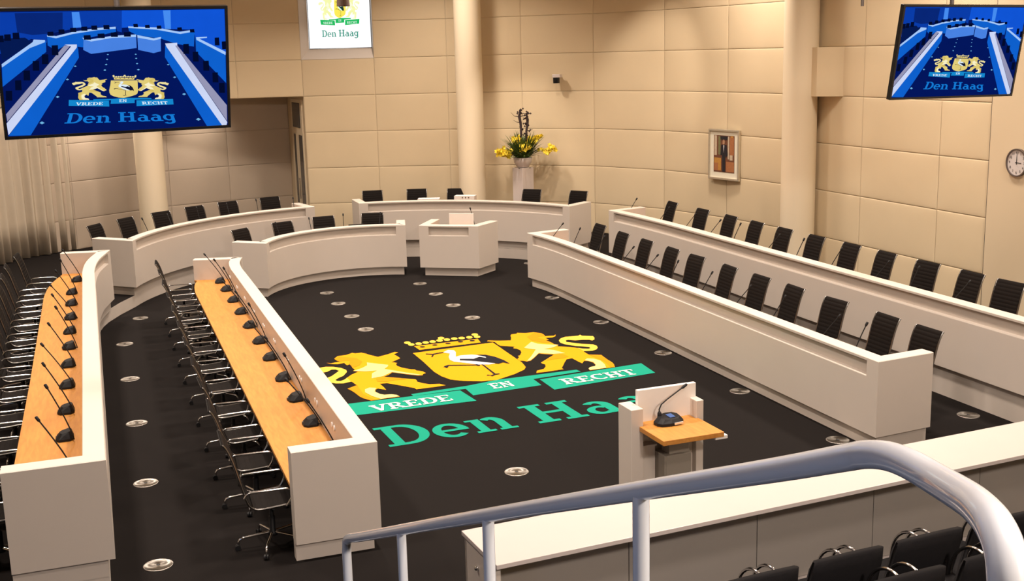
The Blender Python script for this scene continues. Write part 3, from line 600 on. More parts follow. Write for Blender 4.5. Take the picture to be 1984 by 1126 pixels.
for i, y in enumerate(chY2): chair(1.46, y, 0, 0, 'black ribbed swivel chair, %s from the near end of the inner left desk' % ordinal(i), GC)
for i, y in enumerate(micY2): mic(2.19-(.02 if i == 10 else 0), y, DT, 0, 'gooseneck microphone, %s from the near end of the inner left wood top' % ordinal(i), GM, (0, 1, 2)[i % 3])
micY1 = [12.15, 13.33, 14.40, 15.58, 16.70, 17.78, 18.84, 19.92, 21.09, 22.15, 23.43]
for i, y in enumerate(micY1): mic(-.55+(0, .08)[i == 10], y, .25+DT, 0, 'gooseneck microphone, %s from the near end of the outermost left wood top' % ordinal(i), GM, (0, 2, 0, 1)[i % 4])
for i, y in enumerate([12.0, 13.05, 14.15, 15.25, 16.40, 17.5, 18.6, 19.7, 20.8, 21.9, 23.0, 24.2]):
    chair(-1.20+(.12 if i == 11 else 0), y, .25, -.05 if i == 11 else 0, 'black ribbed swivel chair, %s from the near end of the outermost left desk' % ordinal(i), GC)
for i, y in enumerate([12.75, 13.65, 14.85, 16.02, 17.02, 18.10, 19.26, 20.27, 21.40, 22.53, 23.85][:11]):
    chair(10.16 if i == 10 else 10.10, y, 0, pi, 'black ribbed swivel chair, %s from the near end of the inner right desk' % ordinal(i), GC)
    mic(9.40, y-.1, DT, pi, 'gooseneck microphone behind the inner right rim, %s from the near end' % ordinal(i), GM)
for i, y in enumerate([13.80, 14.67, 15.68, 16.81, 17.81, 18.91, 20.0, 21.07, 22.12, 23.34, 24.85]):
    chair(12.47, y, .25, pi, 'black ribbed swivel chair by the right wall, %s from the near end of outer desk' % ordinal(i), GC)
    mic(11.76, y-.1, .25+DT, pi, 'gooseneck microphone behind the outer right rim, %s from the near end' % ordinal(i), GM)
def polar(c, r, a): return c[0]+r*cos(a), c[1]+r*sin(a)
for i, (x, y) in enumerate([(-.085, 27.96), (.61, 28.8), (1.44, 29.55), (2.31, 30.25), (3.19, 30.8), (4.34, 31.2)]):
    a_ = atan2(y-CC[1], x-CC[0]); r_ = hypot(x-CC[0], y-CC[1])-.46
    chair(*polar(CC, r_, a_), .25, a_+pi, 'black ribbed swivel chair, %s from the left behind the curved left back desk' % ordinal(i), GC)
    mic(*polar(CC, 5.70, a_-.02), .25+DT, a_+pi, 'gooseneck microphone, %s from the left on the curved left back desk' % ordinal(i), GM)
for i, (x, y) in enumerate([(7.12, 31.2), (8.3, 30.9), (9.3, 30.4), (10.97, 29.1), (11.9, 28.1)]):
    a_ = atan2(y-CC[1], x-CC[0]); r_ = hypot(x-CC[0], y-CC[1])-.48
    chair(*polar(CC, r_, a_), .25, a_+pi, 'black ribbed swivel chair, %s from the left behind the middle back desk' % ordinal(i), GC)
for i, (x, y) in enumerate([(3.04, 27.3), (4.12, 28.0), (5.2, 28.5), (6.43, 28.5)]):
    c_ = (5.57, 24.52); a_ = atan2(y-c_[1], x-c_[0]); r_ = hypot(x-c_[0], y-c_[1])-.46
    chair(*polar(c_, r_, a_), 0, a_+pi, 'black ribbed swivel chair, %s from the left at the short curved desk' % ordinal(i), GC)
    mic(*polar(c_, 2.33+.36, a_-.10), DT, a_+pi, 'gooseneck microphone, %s from the left on the short curved desk' % ordinal(i), GM)
mic(8.50, 26.98, DT, pi*1.25+pi, 'gooseneck microphone behind the white board on the clerk desk', GM, 2)
# things on the back desks
def laptop(x, y, z, ang, label, mt='black'):
    r = empty('laptop', (x, y, z), ang, label, 'laptop')
    m = MB(); m.box((-.12, -.18, 0), (.12, .18, .02)); m.build('keyboard_base', M[mt], r, bevel=.004)
    m = MB(); m.add([(.12,-.18,.02),(.12,.18,.02),(.20,.18,.42),(.20,-.18,.42),(.135,-.18,.018),(.135,.18,.018),(.215,.18,.418),(.215,-.18,.418)], [(0,3,2,1),(4,5,6,7),(0,1,5,4),(1,2,6,5),(2,3,7,6),(3,0,4,7)]); m.build('lid', M[mt], r)
laptop(*polar((5.57, 24.52), 2.85, R_(104)), DT, R_(104)+pi, 'open black laptop on the short curved desk, the left one')
laptop(*polar((5.57, 24.52), 2.85, R_(86)), DT, R_(86)+pi, 'open black laptop on the short curved desk, the right one')
m = MB(); m.box((-.015, -.30, 0), (.015, .30, .60)); o = m.build('white_board_panel', M['card'], bevel=.004); o.location = (8.14, 26.42, DT); o.rotation_euler = (0, 0, R_(238))
tag(o, 'upright white board standing on the angular clerk desk', 'board')
m = MB(); m.box((-.13, -.27, 0), (.13, .27, .455)); m.box((.13, -.06, .40), (.134, -.03, .43), 1); m.box((.13, .02, .40), (.134, .05, .43), 1); m.box((.13, .10, .40), (.134, .13, .43), 1)
o = m.build('document_box', [M['paper'], M['steel']]); o.location = (9.05, 28.95, .25+DT); o.rotation_euler = (0, 0, R_(-122)); tag(o, 'white box with small knobs on the middle back desk', 'box')
m = MB(); m.box((-.15, -.28, 0), (.15, .28, .405)); o = m.build('document_tray', M['paper']); o.location = (8.15, 29.25, .25+DT); o.rotation_euler = (0, 0, R_(-112)); tag(o, 'low white tray on the middle back desk, between second and third chair', 'tray')

# ------------------------------------------------------------------ speaker's lectern in the foreground
lt = empty('lectern', (5.34, 11.4, 0), R_(1.5), 'white lectern with a wooden shelf in front of the green lettering', 'lectern')
m = MB(); m.box((0, -.16, 0), (.15, .16, 1.2)); m.build('side_post', M['white'], lt, bevel=.006)
m = MB(); m.box((.82, -.16, 0), (.915, .16, 1.2)); m.build('side_post', M['white'], lt, bevel=.006)
m = MB(); m.box((.15, .04, 0), (.82, .16, 1.15)); m.build('front_board', M['white'], lt)
m = MB(); m.box((.152, -.02, .95), (.895, .035, 1.37)); m.build('top_board', M['card'], lt, bevel=.005)
m = MB(); m.box((.15, -.08, 0), (.34, .04, .72)); m.box((.70, -.08, 0), (.82, .04, .80)); m.box((.15, -.09, .72), (.36, .04, .74)); m.build('inner_casing', M['white'], lt, bevel=.004)
m = MB(); m.box((.34, -.30, 0), (.36, .04, .66)); m.box((.36, -.30, 0), (.68, -.06, .66)); m.box((.42, -.26, .66), (.68, -.08, .94)); m.build('lifting_column', M['greyd'], lt, bevel=.005)
m = MB(); m.box((.10, -.72, .945), (.845, -.165, 1.0)); m.box((.155, -.165, .945), (.815, -.02, 1.0)); m.build('shelf', M['wood'], lt, bevel=.004)
m = MB(); m.box((.75, -.70, .915), (.90, -.62, .952)); m.lathe([(.016, 0), (.016, .03), (0, .032)], 12, 0, (.87, -.66, .952-.03)); m.build('height_switch', M['card'], lt)
mc = empty('discussion_microphone', (5.79, 11.22, 1.0), R_(8), 'black microphone unit with blue display on the lectern shelf', 'microphone'); mc.scale = (1.15, 1.15, 1.1)
m = MB(); lo = [(-.15, -.03), (-.12, -.08), (-.03, -.105), (.08, -.10), (.145, -.05), (.15, .03), (.10, .085), (.0, .10), (-.10, .08), (-.145, .04)]
n = 10; V = [(x, y, 0) for x, y in lo]+[(x, y, .03) for x, y in lo]+[(x*.72+.01, y*.7, .078+.15*y) for x, y in lo]
m.add(V, [(k, (k+1) % n, n+(k+1) % n, n+k) for k in range(n)]+[(n+k, n+(k+1) % n, 2*n+(k+1) % n, 2*n+k) for k in range(n)]+[tuple(range(2*n, 3*n)), tuple(range(n))[::-1]]); m.build('body', M['black'], mc, bevel=.004)
m = MB(); m.add([(-.01,-.045,.0745),(.055,-.045,.0745),(.055,.035,.0865),(-.01,.035,.0865)], [(0,1,2,3)]); m.build('display', M['display'], mc)
m = MB(); m.box((.0, -.112, .012), (.10, -.098, .032)); m.build('speak_button', M['led'], mc)
m = MB(); m.lathe([(.022, .05), (.02, .11), (.012, .125), (0, .126)], 12, 0, (-.075, .04, 0)); m.tube([(-.075, .04, .10), (-.078, .04, .15), (-.05, .045, .195), (.02, .05, .235), (.18, .06, .31), (.215, .062, .325)], .007, 8); m.build('gooseneck', M['black'], mc)
m = MB(); m.tube([(.20, .061, .318), (.215, .062, .325), (.262, .066, .349), (.27, .067, .353)], [.008, .014, .014, .006], 10); m.build('microphone_head', M['black'], mc)

# ------------------------------------------------------------------ counter in front
ca = R_(3.8)
ct = empty('front_counter', (2.74, 8.28, 0), ca, 'long white-topped counter crossing the lower right of the photo', 'counter')
m = MB(); m.box((0, -.02, 1.06), (9.2, .76, 1.10)); m.build('countertop', M['white2'], ct, bevel=.004)
m = MB(); m.box((.02, .05, .0), (.06, .74, 1.06)); m.box((.02, .70, 0), (9.2, .74, 1.06)); m.build('outer_panel', M['white'], ct)
m = MB(); m.lathe([(.02, 0), (.02, .02), (.012, .028), (0, .03)], 14, 0, (0, 0, 0)); kn = m.build('lock_knob', M['chrome'], ct); kn.rotation_euler = (0, -pi/2, 0); kn.location = (.02, .45, .88)
for k in range(7):
    m = MB(); m.box((.06+1.35*k+.004, .36, .16), (.06+1.35*(k+1)-.004, .39, 1.055)); m.build('back_panel', M['grey'], ct)
m = MB(); m.box((.06, .30, 0), (9.2, .70, .15)); m.build('base_ledge', M['white2'], ct)
for k in range(4):
    m = MB(); m.box((1.55+1.35*k, .33, .99), (1.62+1.35*k, .36, 1.03)); m.box((1.68+1.35*k, .33, .995), (1.71+1.35*k, .36, 1.03)); m.box((1.75+1.35*k, .33, .995), (1.78+1.35*k, .36, 1.03)); m.build('cable_clip', M['black'], ct)

# ------------------------------------------------------------------ upholstered visitor chairs (face +Y)
vc = empty('visitor_chair', (0, 0, 0), 0, 'x', 'chair', 'black upholstered visitor chairs with chrome loop arms')
m = MB(); V = []; F = []
pr_ = [(-.36, .42, .035), (-.40, .62, .055), (-.45, .80, .06), (-.50, .99, .055), (-.53, 1.09, .03)]
xs = [-.345, -.325, -.2, 0, .2, .325, .345]
for x in xs:
    e = .35 if abs(x) > .33 else 1; dz = .05*(1-(x/.32)**2)-.02
    for y, z, t_ in pr_: V.append((x, y-t_*e-.02*(1-(x/.32)**2), z+dz*(z-.47)*.5))
    for y, z, t_ in pr_[::-1]: V.append((x, y+t_*e-.02*(1-(x/.32)**2), z+dz*(z-.47)*.5))
n = 10
for j in range(len(xs)-1):
    for k in range(n): F.append((j*n+k, j*n+(k+1) % n, (j+1)*n+(k+1) % n, (j+1)*n+k))
F += [tuple(range(n)), tuple(range((len(xs)-1)*n, len(xs)*n))[::-1]]
m.add(V, F, 0, True); m.build('backrest', M['fabric'], vc)
m = MB(); m.box((-.30, -.36, .44), (.30, .24, .53)); m.build('seat', M['fabric'], vc, bevel=.03)
for s in (-1, 1):
    m = MB(); m.tube([(s*.345, .30, .02), (s*.345, .30, .30)] + [(s*.345, .03+.27*cos(a_), .50+.31*sin(a_)) for a_ in [R_(q) for q in range(0, 171, 12)]] + [(s*.345, -.28, .46), (s*.345, -.42, .02)], .015, 8); m.build('arm_loop', M['chrome'], vc)
m = MB(); m.tube([(-.345, .2, .45), (.345, .2, .45)], .012, 6); m.tube([(-.345, -.3, .45), (.345, -.3, .45)], .012, 6); m.build('cross_bar', M['chrome'], vc)
spots = [(4.56, 7.86), (5.40, 7.92), (6.24, 7.98), (7.07, 8.03), (7.9, 8.08)]
names1 = ['farthest left', 'second from the left', 'third from the left', 'fourth from the left', 'rightmost']
first = True
for (x, y), nm in zip(spots, names1):
    lb = 'black visitor chair with chrome loop arms in the row nearest the counter, ' + nm
    lb = lb.replace('in the row nearest the counter', 'beside the counter')
    if first: vc.location = (x, y, 0); vc.rotation_euler = (0, 0, ca); vc['label'] = lb; first = False
    else: copy_tree(vc, (x, y, 0), ca, lb)
for (x, y), nm in zip([(5.24, 7.0), (6.12, 7.06), (6.99, 7.12)], ['left', 'middle', 'right']):
    copy_tree(vc, (x, y, .25), ca, 'black visitor chair with chrome loop arms in the nearer row, %s one' % nm)
m = MB(); m.box((2.5, 2.0, 0), (12, 7.58, .25)); tag(m.build('floor_visitor_tier', M['carpet']), 'low carpeted step under the nearer visitor chairs', kind='structure')

# ------------------------------------------------------------------ stairs and handrail close to the viewer
m = MB()
for k in range(13):
    z1 = 3.3-.218*k; y0 = .9+.5*k
    m.box((.2, y0, max(z1-.9, 0)), (1.3, y0+.5, z1))
m.box((-2.5, -3.5, 3.2), (2.2, .9, 3.3)); tag(m.build('floor_gallery_stairs', M['carpet']), 'gallery floor and carpeted stairs going down', kind='structure')
hr = empty('stair_handrail', (1.2, 3.5, 1.5), 0, 'pale blue-grey tubular handrail running across the lower right corner', 'handrail')
rp = [(1.092, 5.83, 1.3), (1.092, 5.83, 2.50), (1.093, 5.81, 2.575), (1.096, 5.74, 2.62), (1.105, 5.40, 2.765), (1.155, 4.02, 3.365), (1.19, 2.92, 3.84), (1.215, 2.49, 4.025), (1.228, 1.94, 4.26), (1.226, 1.69, 4.37), (1.219, 1.62, 4.40), (1.208, 1.55, 4.422), (1.19, 1.47, 4.437), (1.16, 1.37, 4.45), (1.10, 1.232, 4.478), (1.06, 1.155, 4.492), (1.03, 1.10, 4.495), (1.008, 1.06, 4.482), (.993, 1.036, 4.45), (.987, 1.025, 4.40), (.987, 1.02, 3.3)]
def sp3(P, per):
    out = []; n = len(P)
    for i in range(n-1):
        p0, p1, p2, p3 = P[max(i-1,0)], P[i], P[i+1], P[min(i+2,n-1)]
        for k in range(per):
            t = k/per; out.append(tuple(.5*((2*p1[j])+(-p0[j]+p2[j])*t+(2*p0[j]-5*p1[j]+4*p2[j]-p3[j])*t*t+(-p0[j]+3*p1[j]-3*p2[j]+p3[j])*t**3) for j in range(3)))
    return out+[P[-1]]
m = MB(); m.tube(rp[:2]+sp3(rp[2:-1], 4)+[rp[-1]], .025, 20); o = m.build('rail', M['rail'], hr); o.data.transform(Matrix.Translation((-1.2, -3.5, -1.5)))
for y, r in ((4.72, .021), (3.60, .021), (2.50, .0215)):
    k = 0
    for i in range(4, 10):
        if rp[i][1] >= y >= rp[i+1][1]:
            t = (rp[i][1]-y)/(rp[i][1]-rp[i+1][1]); X = rp[i][0]+(rp[i+1][0]-rp[i][0])*t; Z = rp[i][2]+(rp[i+1][2]-rp[i][2])*t
    zb = 3.3-.218*int((y-.9)/.5)
    m = MB(); m.tube([(X, y, zb), (X, y, Z)], r, 16); o = m.build('baluster', M['rail'], hr); o.data.transform(Matrix.Translation((-1.2, -3.5, -1.5)))

# ------------------------------------------------------------------ hanging screens
E_ = {}
def lin(r, g, b): return tuple(((c/255)/12.92 if c/255 <= .04045 else ((c/255+.055)/1.055)**2.4) for c in (r, g, b))
for k, c in dict(deep=(3, 22, 92), wallb=(10, 60, 168), walll=(16, 84, 212), wallc=(8, 38, 118), shade=(5, 25, 80), colm=(70, 140, 240), face=(14, 96, 205), face2=(72, 130, 226), rim=(165, 200, 248), rimw=(205, 215, 245), wood=(150, 150, 180), blk=(3, 11, 44), dot=(110, 180, 225),
    gold=(226, 205, 120), amber=(214, 190, 100), pale=(240, 226, 160), cream=(248, 240, 200), teal=(20, 135, 205), inlay_white=(225, 240, 250), inlay_black=(15, 20, 50), lettering=(20, 122, 212)).items():
    E_[k] = emis('screen_'+k, lin(*c), 1.0)
SCR = [('deep',[(0.004,0.97),(0.986,0.972),(0.986,0.017),(0.013,0.027)]),('wallb',[(0.004,0.97),(0.532,0.972),(0.526,0.804),(0.507,0.814),(0.502,0.849),(0.343,0.845),(0.213,0.805),(0.209,0.737),(0.147,0.769),(0.005,0.659)]),('walll',[(0.532,0.972),(0.986,0.972),(0.987,0.609),(0.849,0.751),(0.844,0.813),(0.751,0.821),(0.563,0.842),(0.527,0.839)]),('wallc',[(0.09,0.963),(0.284,0.963),(0.278,0.827),(0.213,0.805),(0.154,0.798),(0.093,0.82)]),('shade',[(0.012,0.775),(0.122,0.78),(0.151,0.74),(0.023,0.609)]),('colm',[(0.321,0.965),(0.352,0.966),(0.357,0.849),(0.322,0.846)]),('colm',[(0.71,0.968),(0.743,0.969),(0.741,0.821),(0.715,0.825)]),('face',[(0.212,0.791),(0.246,0.775),(0.364,0.824),(0.501,0.844),(0.501,0.81),(0.361,0.76),(0.358,0.696),(0.283,0.714),(0.244,0.677),(0.211,0.717)]),('rim',[(0.212,0.796),(0.249,0.787),(0.32,0.816),(0.425,0.842),(0.501,0.849),(0.501,0.833),(0.424,0.825),(0.319,0.8),(0.248,0.77),(0.212,0.784)]),('face',[(0.555,0.843),(0.768,0.805),(0.847,0.792),(0.841,0.679),(0.766,0.703),(0.697,0.747),(0.59,0.781),(0.557,0.813)]),('rim',[(0.555,0.85),(0.677,0.837),(0.779,0.799),(0.844,0.815),(0.847,0.8),(0.782,0.782),(0.676,0.82),(0.555,0.838)]),('face2',[(0.362,0.77),(0.393,0.749),(0.483,0.77),(0.587,0.776),(0.586,0.68),(0.479,0.66),(0.389,0.644),(0.357,0.676)]),('rim',[(0.357,0.77),(0.394,0.756),(0.483,0.779),(0.587,0.786),(0.586,0.766),(0.482,0.763),(0.393,0.739),(0.361,0.757)]),('face2',[(0.592,0.776),(0.662,0.743),(0.694,0.757),(0.692,0.65),(0.659,0.636),(0.592,0.665)]),('rim',[(0.592,0.781),(0.663,0.753),(0.696,0.762),(0.694,0.747),(0.662,0.736),(0.592,0.761)]),('face',[(0.206,0.752),(0.203,0.669),(0.012,0.412),(0.018,0.56),(0.161,0.73)]),('rim',[(0.156,0.764),(0.202,0.759),(0.201,0.742),(0.138,0.701),(0.018,0.56),(0.018,0.585),(0.151,0.745)]),('face',[(0.336,0.682),(0.336,0.617),(0.107,0.025),(0.016,0.03),(0.332,0.717)]),('wood',[(0.28,0.714),(0.305,0.713),(0.017,0.143),(0.015,0.2)]),('rimw',[(0.281,0.721),(0.332,0.719),(0.331,0.697),(0.016,0.035),(0.013,0.128),(0.307,0.705)]),('face',[(0.712,0.695),(0.708,0.602),(0.887,0.021),(0.98,0.018),(0.725,0.694)]),('wood',[(0.757,0.693),(0.766,0.692),(0.984,0.189),(0.983,0.056)]),('rimw',[(0.712,0.71),(0.766,0.713),(0.766,0.692),(0.757,0.691),(0.984,0.045),(0.98,0.018),(0.958,0.02),(0.718,0.682)]),('face',[(0.849,0.751),(0.85,0.637),(0.984,0.374),(0.985,0.604)]),('rim',[(0.852,0.753),(0.902,0.756),(0.902,0.747),(0.866,0.742),(0.986,0.63),(0.985,0.604),(0.854,0.732)]),('blk',[(0.215,0.82),(0.239,0.821),(0.239,0.788),(0.214,0.789)]),('blk',[(0.261,0.835),(0.285,0.836),(0.285,0.803),(0.26,0.804)]),('blk',[(0.309,0.846),(0.334,0.847),(0.334,0.814),(0.309,0.815)]),('blk',[(0.356,0.854),(0.38,0.855),(0.381,0.822),(0.355,0.823)]),('blk',[(0.398,0.86),(0.422,0.861),(0.423,0.827),(0.398,0.828)]),('blk',[(0.449,0.863),(0.474,0.864),(0.475,0.83),(0.449,0.831)]),('blk',[(0.577,0.867),(0.596,0.868),(0.598,0.842),(0.578,0.843)]),('blk',[(0.628,0.858),(0.647,0.86),(0.649,0.833),(0.628,0.834)]),('blk',[(0.679,0.851),(0.698,0.852),(0.7,0.826),(0.679,0.826)]),('blk',[(0.769,0.833),(0.789,0.835),(0.791,0.808),(0.77,0.809)]),('blk',[(0.825,0.817),(0.845,0.819),(0.847,0.792),(0.826,0.793)]),('blk',[(0.363,0.788),(0.392,0.789),(0.393,0.753),(0.363,0.754)]),('blk',[(0.422,0.798),(0.451,0.799),(0.452,0.763),(0.422,0.764)]),('blk',[(0.478,0.805),(0.507,0.806),(0.508,0.77),(0.478,0.772)]),('blk',[(0.534,0.805),(0.563,0.806),(0.564,0.77),(0.534,0.771)]),('blk',[(0.011,0.799),(0.037,0.8),(0.036,0.75),(0.009,0.751)]),('blk',[(0.04,0.807),(0.066,0.808),(0.065,0.758),(0.038,0.759)]),('blk',[(0.074,0.818),(0.1,0.819),(0.1,0.769),(0.073,0.77)]),('blk',[(0.227,0.717),(0.253,0.718),(0.252,0.641),(0.225,0.643)]),('blk',[(0.184,0.65),(0.21,0.65),(0.208,0.574),(0.181,0.576)]),('blk',[(0.144,0.602),(0.17,0.603),(0.168,0.527),(0.141,0.528)]),('blk',[(0.103,0.53),(0.129,0.531),(0.127,0.454),(0.1,0.456)]),('blk',[(0.065,0.458),(0.09,0.459),(0.088,0.381),(0.062,0.383)]),('blk',[(0.023,0.381),(0.049,0.381),(0.046,0.304),(0.02,0.306)]),('blk',[(0.793,0.702),(0.818,0.703),(0.818,0.623),(0.792,0.624)]),('blk',[(0.834,0.638),(0.859,0.638),(0.86,0.558),(0.834,0.559)]),('blk',[(0.88,0.562),(0.906,0.563),(0.907,0.481),(0.88,0.483)]),('blk',[(0.921,0.464),(0.946,0.465),(0.948,0.382),(0.921,0.384)]),('blk',[(0.95,0.377),(0.976,0.377),(0.977,0.293),(0.95,0.296)]),('blk',[(0.937,0.747),(0.957,0.748),(0.959,0.684),(0.937,0.685)]),('blk',[(0.969,0.715),(0.99,0.716),(0.991,0.651),(0.97,0.652)]),('dot',[(0.455,0.636),(0.46,0.64),(0.464,0.636),(0.46,0.631)]),('dot',[(0.45,0.599),(0.455,0.604),(0.46,0.598),(0.455,0.593)]),('dot',[(0.444,0.558),(0.45,0.564),(0.455,0.558),(0.449,0.552)]),('dot',[(0.436,0.515),(0.443,0.521),(0.448,0.514),(0.442,0.508)]),('dot',[(0.575,0.632),(0.58,0.636),(0.585,0.631),(0.58,0.627)]),('dot',[(0.576,0.599),(0.581,0.604),(0.586,0.599),(0.581,0.594)]),('dot',[(0.578,0.558),(0.584,0.563),(0.589,0.557),(0.583,0.552)]),('dot',[(0.581,0.509),(0.588,0.515),(0.594,0.509),(0.588,0.503)]),('dot',[(0.312,0.553),(0.318,0.558),(0.324,0.552),(0.318,0.547)]),('dot',[(0.274,0.452),(0.281,0.459),(0.288,0.451),(0.28,0.445)]),('dot',[(0.225,0.319),(0.234,0.327),(0.242,0.318),(0.233,0.31)]),('dot',[(0.148,0.12),(0.159,0.131),(0.17,0.118),(0.158,0.108)]),('dot',[(0.715,0.542),(0.721,0.547),(0.727,0.541),(0.721,0.536)]),('dot',[(0.74,0.439),(0.748,0.445),(0.755,0.438),(0.747,0.431)]),('dot',[(0.778,0.298),(0.787,0.306),(0.796,0.297),(0.787,0.288)]),('dot',[(0.836,0.084),(0.848,0.094),(0.86,0.081),(0.848,0.071)])]
HL = [[0.10783, 0.04021, 0.50915], [-0.00439, 0.10488, 0.09751], [0.00799, 0.07696, 1.0]]
def l2s(u, v):
    q = [HL[i][0]*u+HL[i][1]*v+HL[i][2] for i in range(3)]; return q[0]/q[2], q[1]/q[2]
def screen(c, a_, b_, g_, W, label, pole_u):
    H = W*.575; R = Matrix.Rotation(a_, 3, 'Z') @ Matrix.Rotation(b_, 3, 'X') @ Matrix.Rotation(g_, 3, 'Y')
    root = empty('hanging_screen', c, 0, label, 'screen'); root.rotation_euler = R.to_euler()
    m = MB(); m.box((-W/2, .0, -H/2), (W/2, .06, H/2)); m.build('casing', M['bezel'], root, bevel=.004)
    m = MB(); b0 = .028
    for A, B in (((-W/2, -.012, -H/2), (W/2, 0, -H/2+b0)), ((-W/2, -.012, H/2-b0), (W/2, 0, H/2)), ((-W/2, -.012, -H/2+b0), (-W/2+b0, 0, H/2-b0)), ((W/2-b0, -.012, -H/2+b0), (W/2, 0, H/2-b0))): m.box(A, B)
    m.build('bezel', M['bezel'], root)
    fn = lambda lay: (lambda u, v: (min(max((u-.5)*W, -W/2+b0), W/2-b0), -.0012-.00012*lay, min(max((v-.5)*H, -H/2+b0), H/2-b0)))
    ks = list(E_.keys()); ms = [E_[k] for k in ks]
    def face(m, P, lay, k):
        s_ = sum(P[i][0]*P[(i+1) % len(P)][1]-P[(i+1) % len(P)][0]*P[i][1] for i in range(len(P)))
        m.poly(P if s_ > 0 else P[::-1], fn(lay), ks.index(k))
    m = MB(); face(m, [(0, 0), (1, 0), (1, 1), (0, 1)], 0, 'deep')
    for i, (k, P) in enumerate(SCR): face(m, P, 1+i*.5, k)
    lay = 60
    for nm, layers in logo_layers():
        for k, ps, lz in layers:
            if nm == 'city_lettering': k = 'lettering'
            for q, P in enumerate(ps): face(m, [l2s(*p) for p in P], lay+lz*2+(4 if nm in ('stork', 'banner_lettering') else 0)+.002*q, k)
    m.build('display_image', ms, root)
    # ceiling pole (parented, vertical in the room)
    top = Vector(c) + R @ Vector((pole_u*W, .09, H/2-.15)); m = MB(); zc = ZTOP-.01
    m.tube([top-Vector(c), Vector((top.x, top.y, zc))-Vector(c)], .028, 10); o = m.build('ceiling_pole', M['darkmetal'], root); o.data.transform(R.inverted().to_4x4())
    m = MB(); m.box((pole_u*W-.15, .06, H/2-.4), (pole_u*W+.15, .10, H/2-.1)); m.build('bracket', M['darkmetal'], root)
screen((.329, 12.461, 5.015), .111, .217, -.006, 2.2, 'large wall screen at top left showing the council chamber in blue', .02)
screen((11.329, 13.33, 4.956), .06, .158, .012, 2.2, 'tilted screen at top right showing the council chamber in blue', -.08)
m = MB(); m.tube([(13.85, 19, 5.79), (13.85, 19, ZTOP)], .03, 8); o = m.build('hanging_rod', M['darkmetal']); tag(o, 'short dark rod end hanging at the top edge, left of the right screen', 'rod')
m = MB(); m.lathe([(.155, 6.27), (.12, 6.75), (.05, 6.8), (.0, 6.8)], 24, 0, (5.90, 28, 0), False); m.tube([(5.9, 28, 6.8), (5.9, 28, ZTOP)], .012, 6); o = m.build('pendant_lamp', M['shade']); tag(o, 'dark lampshade hanging in front of the lit sign', 'lamp')

# ------------------------------------------------------------------ lit sign in the window niche
sg = empty('illuminated_sign', NP(WL/2+.08, -.15, 6.5), 0, 'bright white sign with crest in the window niche', 'sign')
inv = Matrix.Translation(-Vector(sg.location))
EG = dict(gold=(255, 236, 90), amber=(250, 225, 110), pale=(250, 250, 190), cream=(252, 252, 215), teal=(40, 190, 100), inlay_white=(225, 250, 235), inlay_black=(30, 60, 50), letter=(60, 150, 130), lion=(248, 250, 175))
EM2 = {k: emis('sign_'+k, lin(*c), 1.0) for k, c in EG.items()}
m = MB(); m.add([NP(.21, -.15, 5.335), NP(WL-.05, -.15, 5.335), NP(WL-.05, -.15, 7.8), NP(.21, -.15, 7.8)], [(0,1,2,3)]); o = m.build('light_panel', emis('sign_white', (1.0, 1.0, 1.0), 1.25), sg); o.data.transform(inv)
SC = .213; cu = WL/2+.10; cz = 5.66
for nm, layers in logo_layers():
    m = MB(); ms = []
    for c, ps, lz in layers:
        if nm == 'lion': c = 'lion' if c in ('gold', 'amber') else c
        if nm == 'city_lettering': c = 'letter'
        if c not in ms: ms.append(c)
        for P_ in ps:
            if sum(P_[i][0]*P_[(i+1) % len(P_)][1]-P_[(i+1) % len(P_)][0]*P_[i][1] for i in range(len(P_))) < 0: P_ = P_[::-1]
            m.poly(P_, lambda u, v, lz=lz, nm=nm: NP(cu+u*SC, -.146+.0015*lz+(.003 if nm in ('stork', 'banner_lettering') else 0), cz+v*SC), ms.index(c))
    o = m.build(nm, [EM2[c] for c in ms], sg); o.data.transform(inv)

# ------------------------------------------------------------------ clock, picture, camera, flowers
ck = empty('wall_clock', (14.60, 15.63, 3.08), 0, 'round white wall clock at the right edge of the photo', 'clock')
def onwall(pts): return [(-d, -u, z) for u, d, z in pts]      # u to the viewer's right, d out of the wall
def disc_w(m, r0, r1, d0, d1, n=48, mi=0):
    V = []
    for r, d in ((r0, d0), (r1, d1)):
        for k in range(n): V += onwall([(r*cos(2*pi*k/n), d, r*sin(2*pi*k/n))])
    m.add(V, [(k, (k+1) % n, n+(k+1) % n, n+k) for k in range(n)], mi, True)
m = MB(); disc_w(m, .235, .235, 0, .05); disc_w(m, .235, .215, .05, .05); disc_w(m, .215, .212, .05, .03); m.build('rim', M['clockrim'], ck)
m = MB(); disc_w(m, .215, .0001, .03, .03); m.build('dial', M['clockface'], ck)
def bar(m, ang, r0, r1, w_, d):
    ux, uz = sin(ang), cos(ang); px, pz = uz, -ux
    m.add(onwall([(ux*r0+px*w_, d, uz*r0+pz*w_), (ux*r1+px*w_*.6, d, uz*r1+pz*w_*.6), (ux*r1-px*w_*.6, d, uz*r1-pz*w_*.6), (ux*r0-px*w_, d, uz*r0-pz*w_)]), [(0, 1, 2, 3)])
m = MB(); bar(m, 0, -.03, .15, .007, .038); m.build('minute_hand', M['black'], ck)
m = MB(); bar(m, R_(92), -.03, .11, .008, .036); m.build('hour_hand', M['black'], ck)
for h_ in range(1, 13):
    fc = bpy.data.curves.new('numeral', 'FONT'); fc.body = str(h_); fc.size = .06; fc.align_x = 'CENTER'; fc.align_y = 'CENTER'; fc.materials.append(M['black'])
    ft = bpy.data.objects.new('numeral_text', fc); me_ = bpy.data.meshes.new_from_object(ft); bpy.data.objects.remove(ft)
    o = bpy.data.objects.new('numeral', me_); COL.objects.link(o); o.parent = ck
    a_ = R_(30*h_); o.location = onwall([(.165*sin(a_), .034, .165*cos(a_))])[0]; o.rotation_euler = (pi/2, 0, -pi/2)
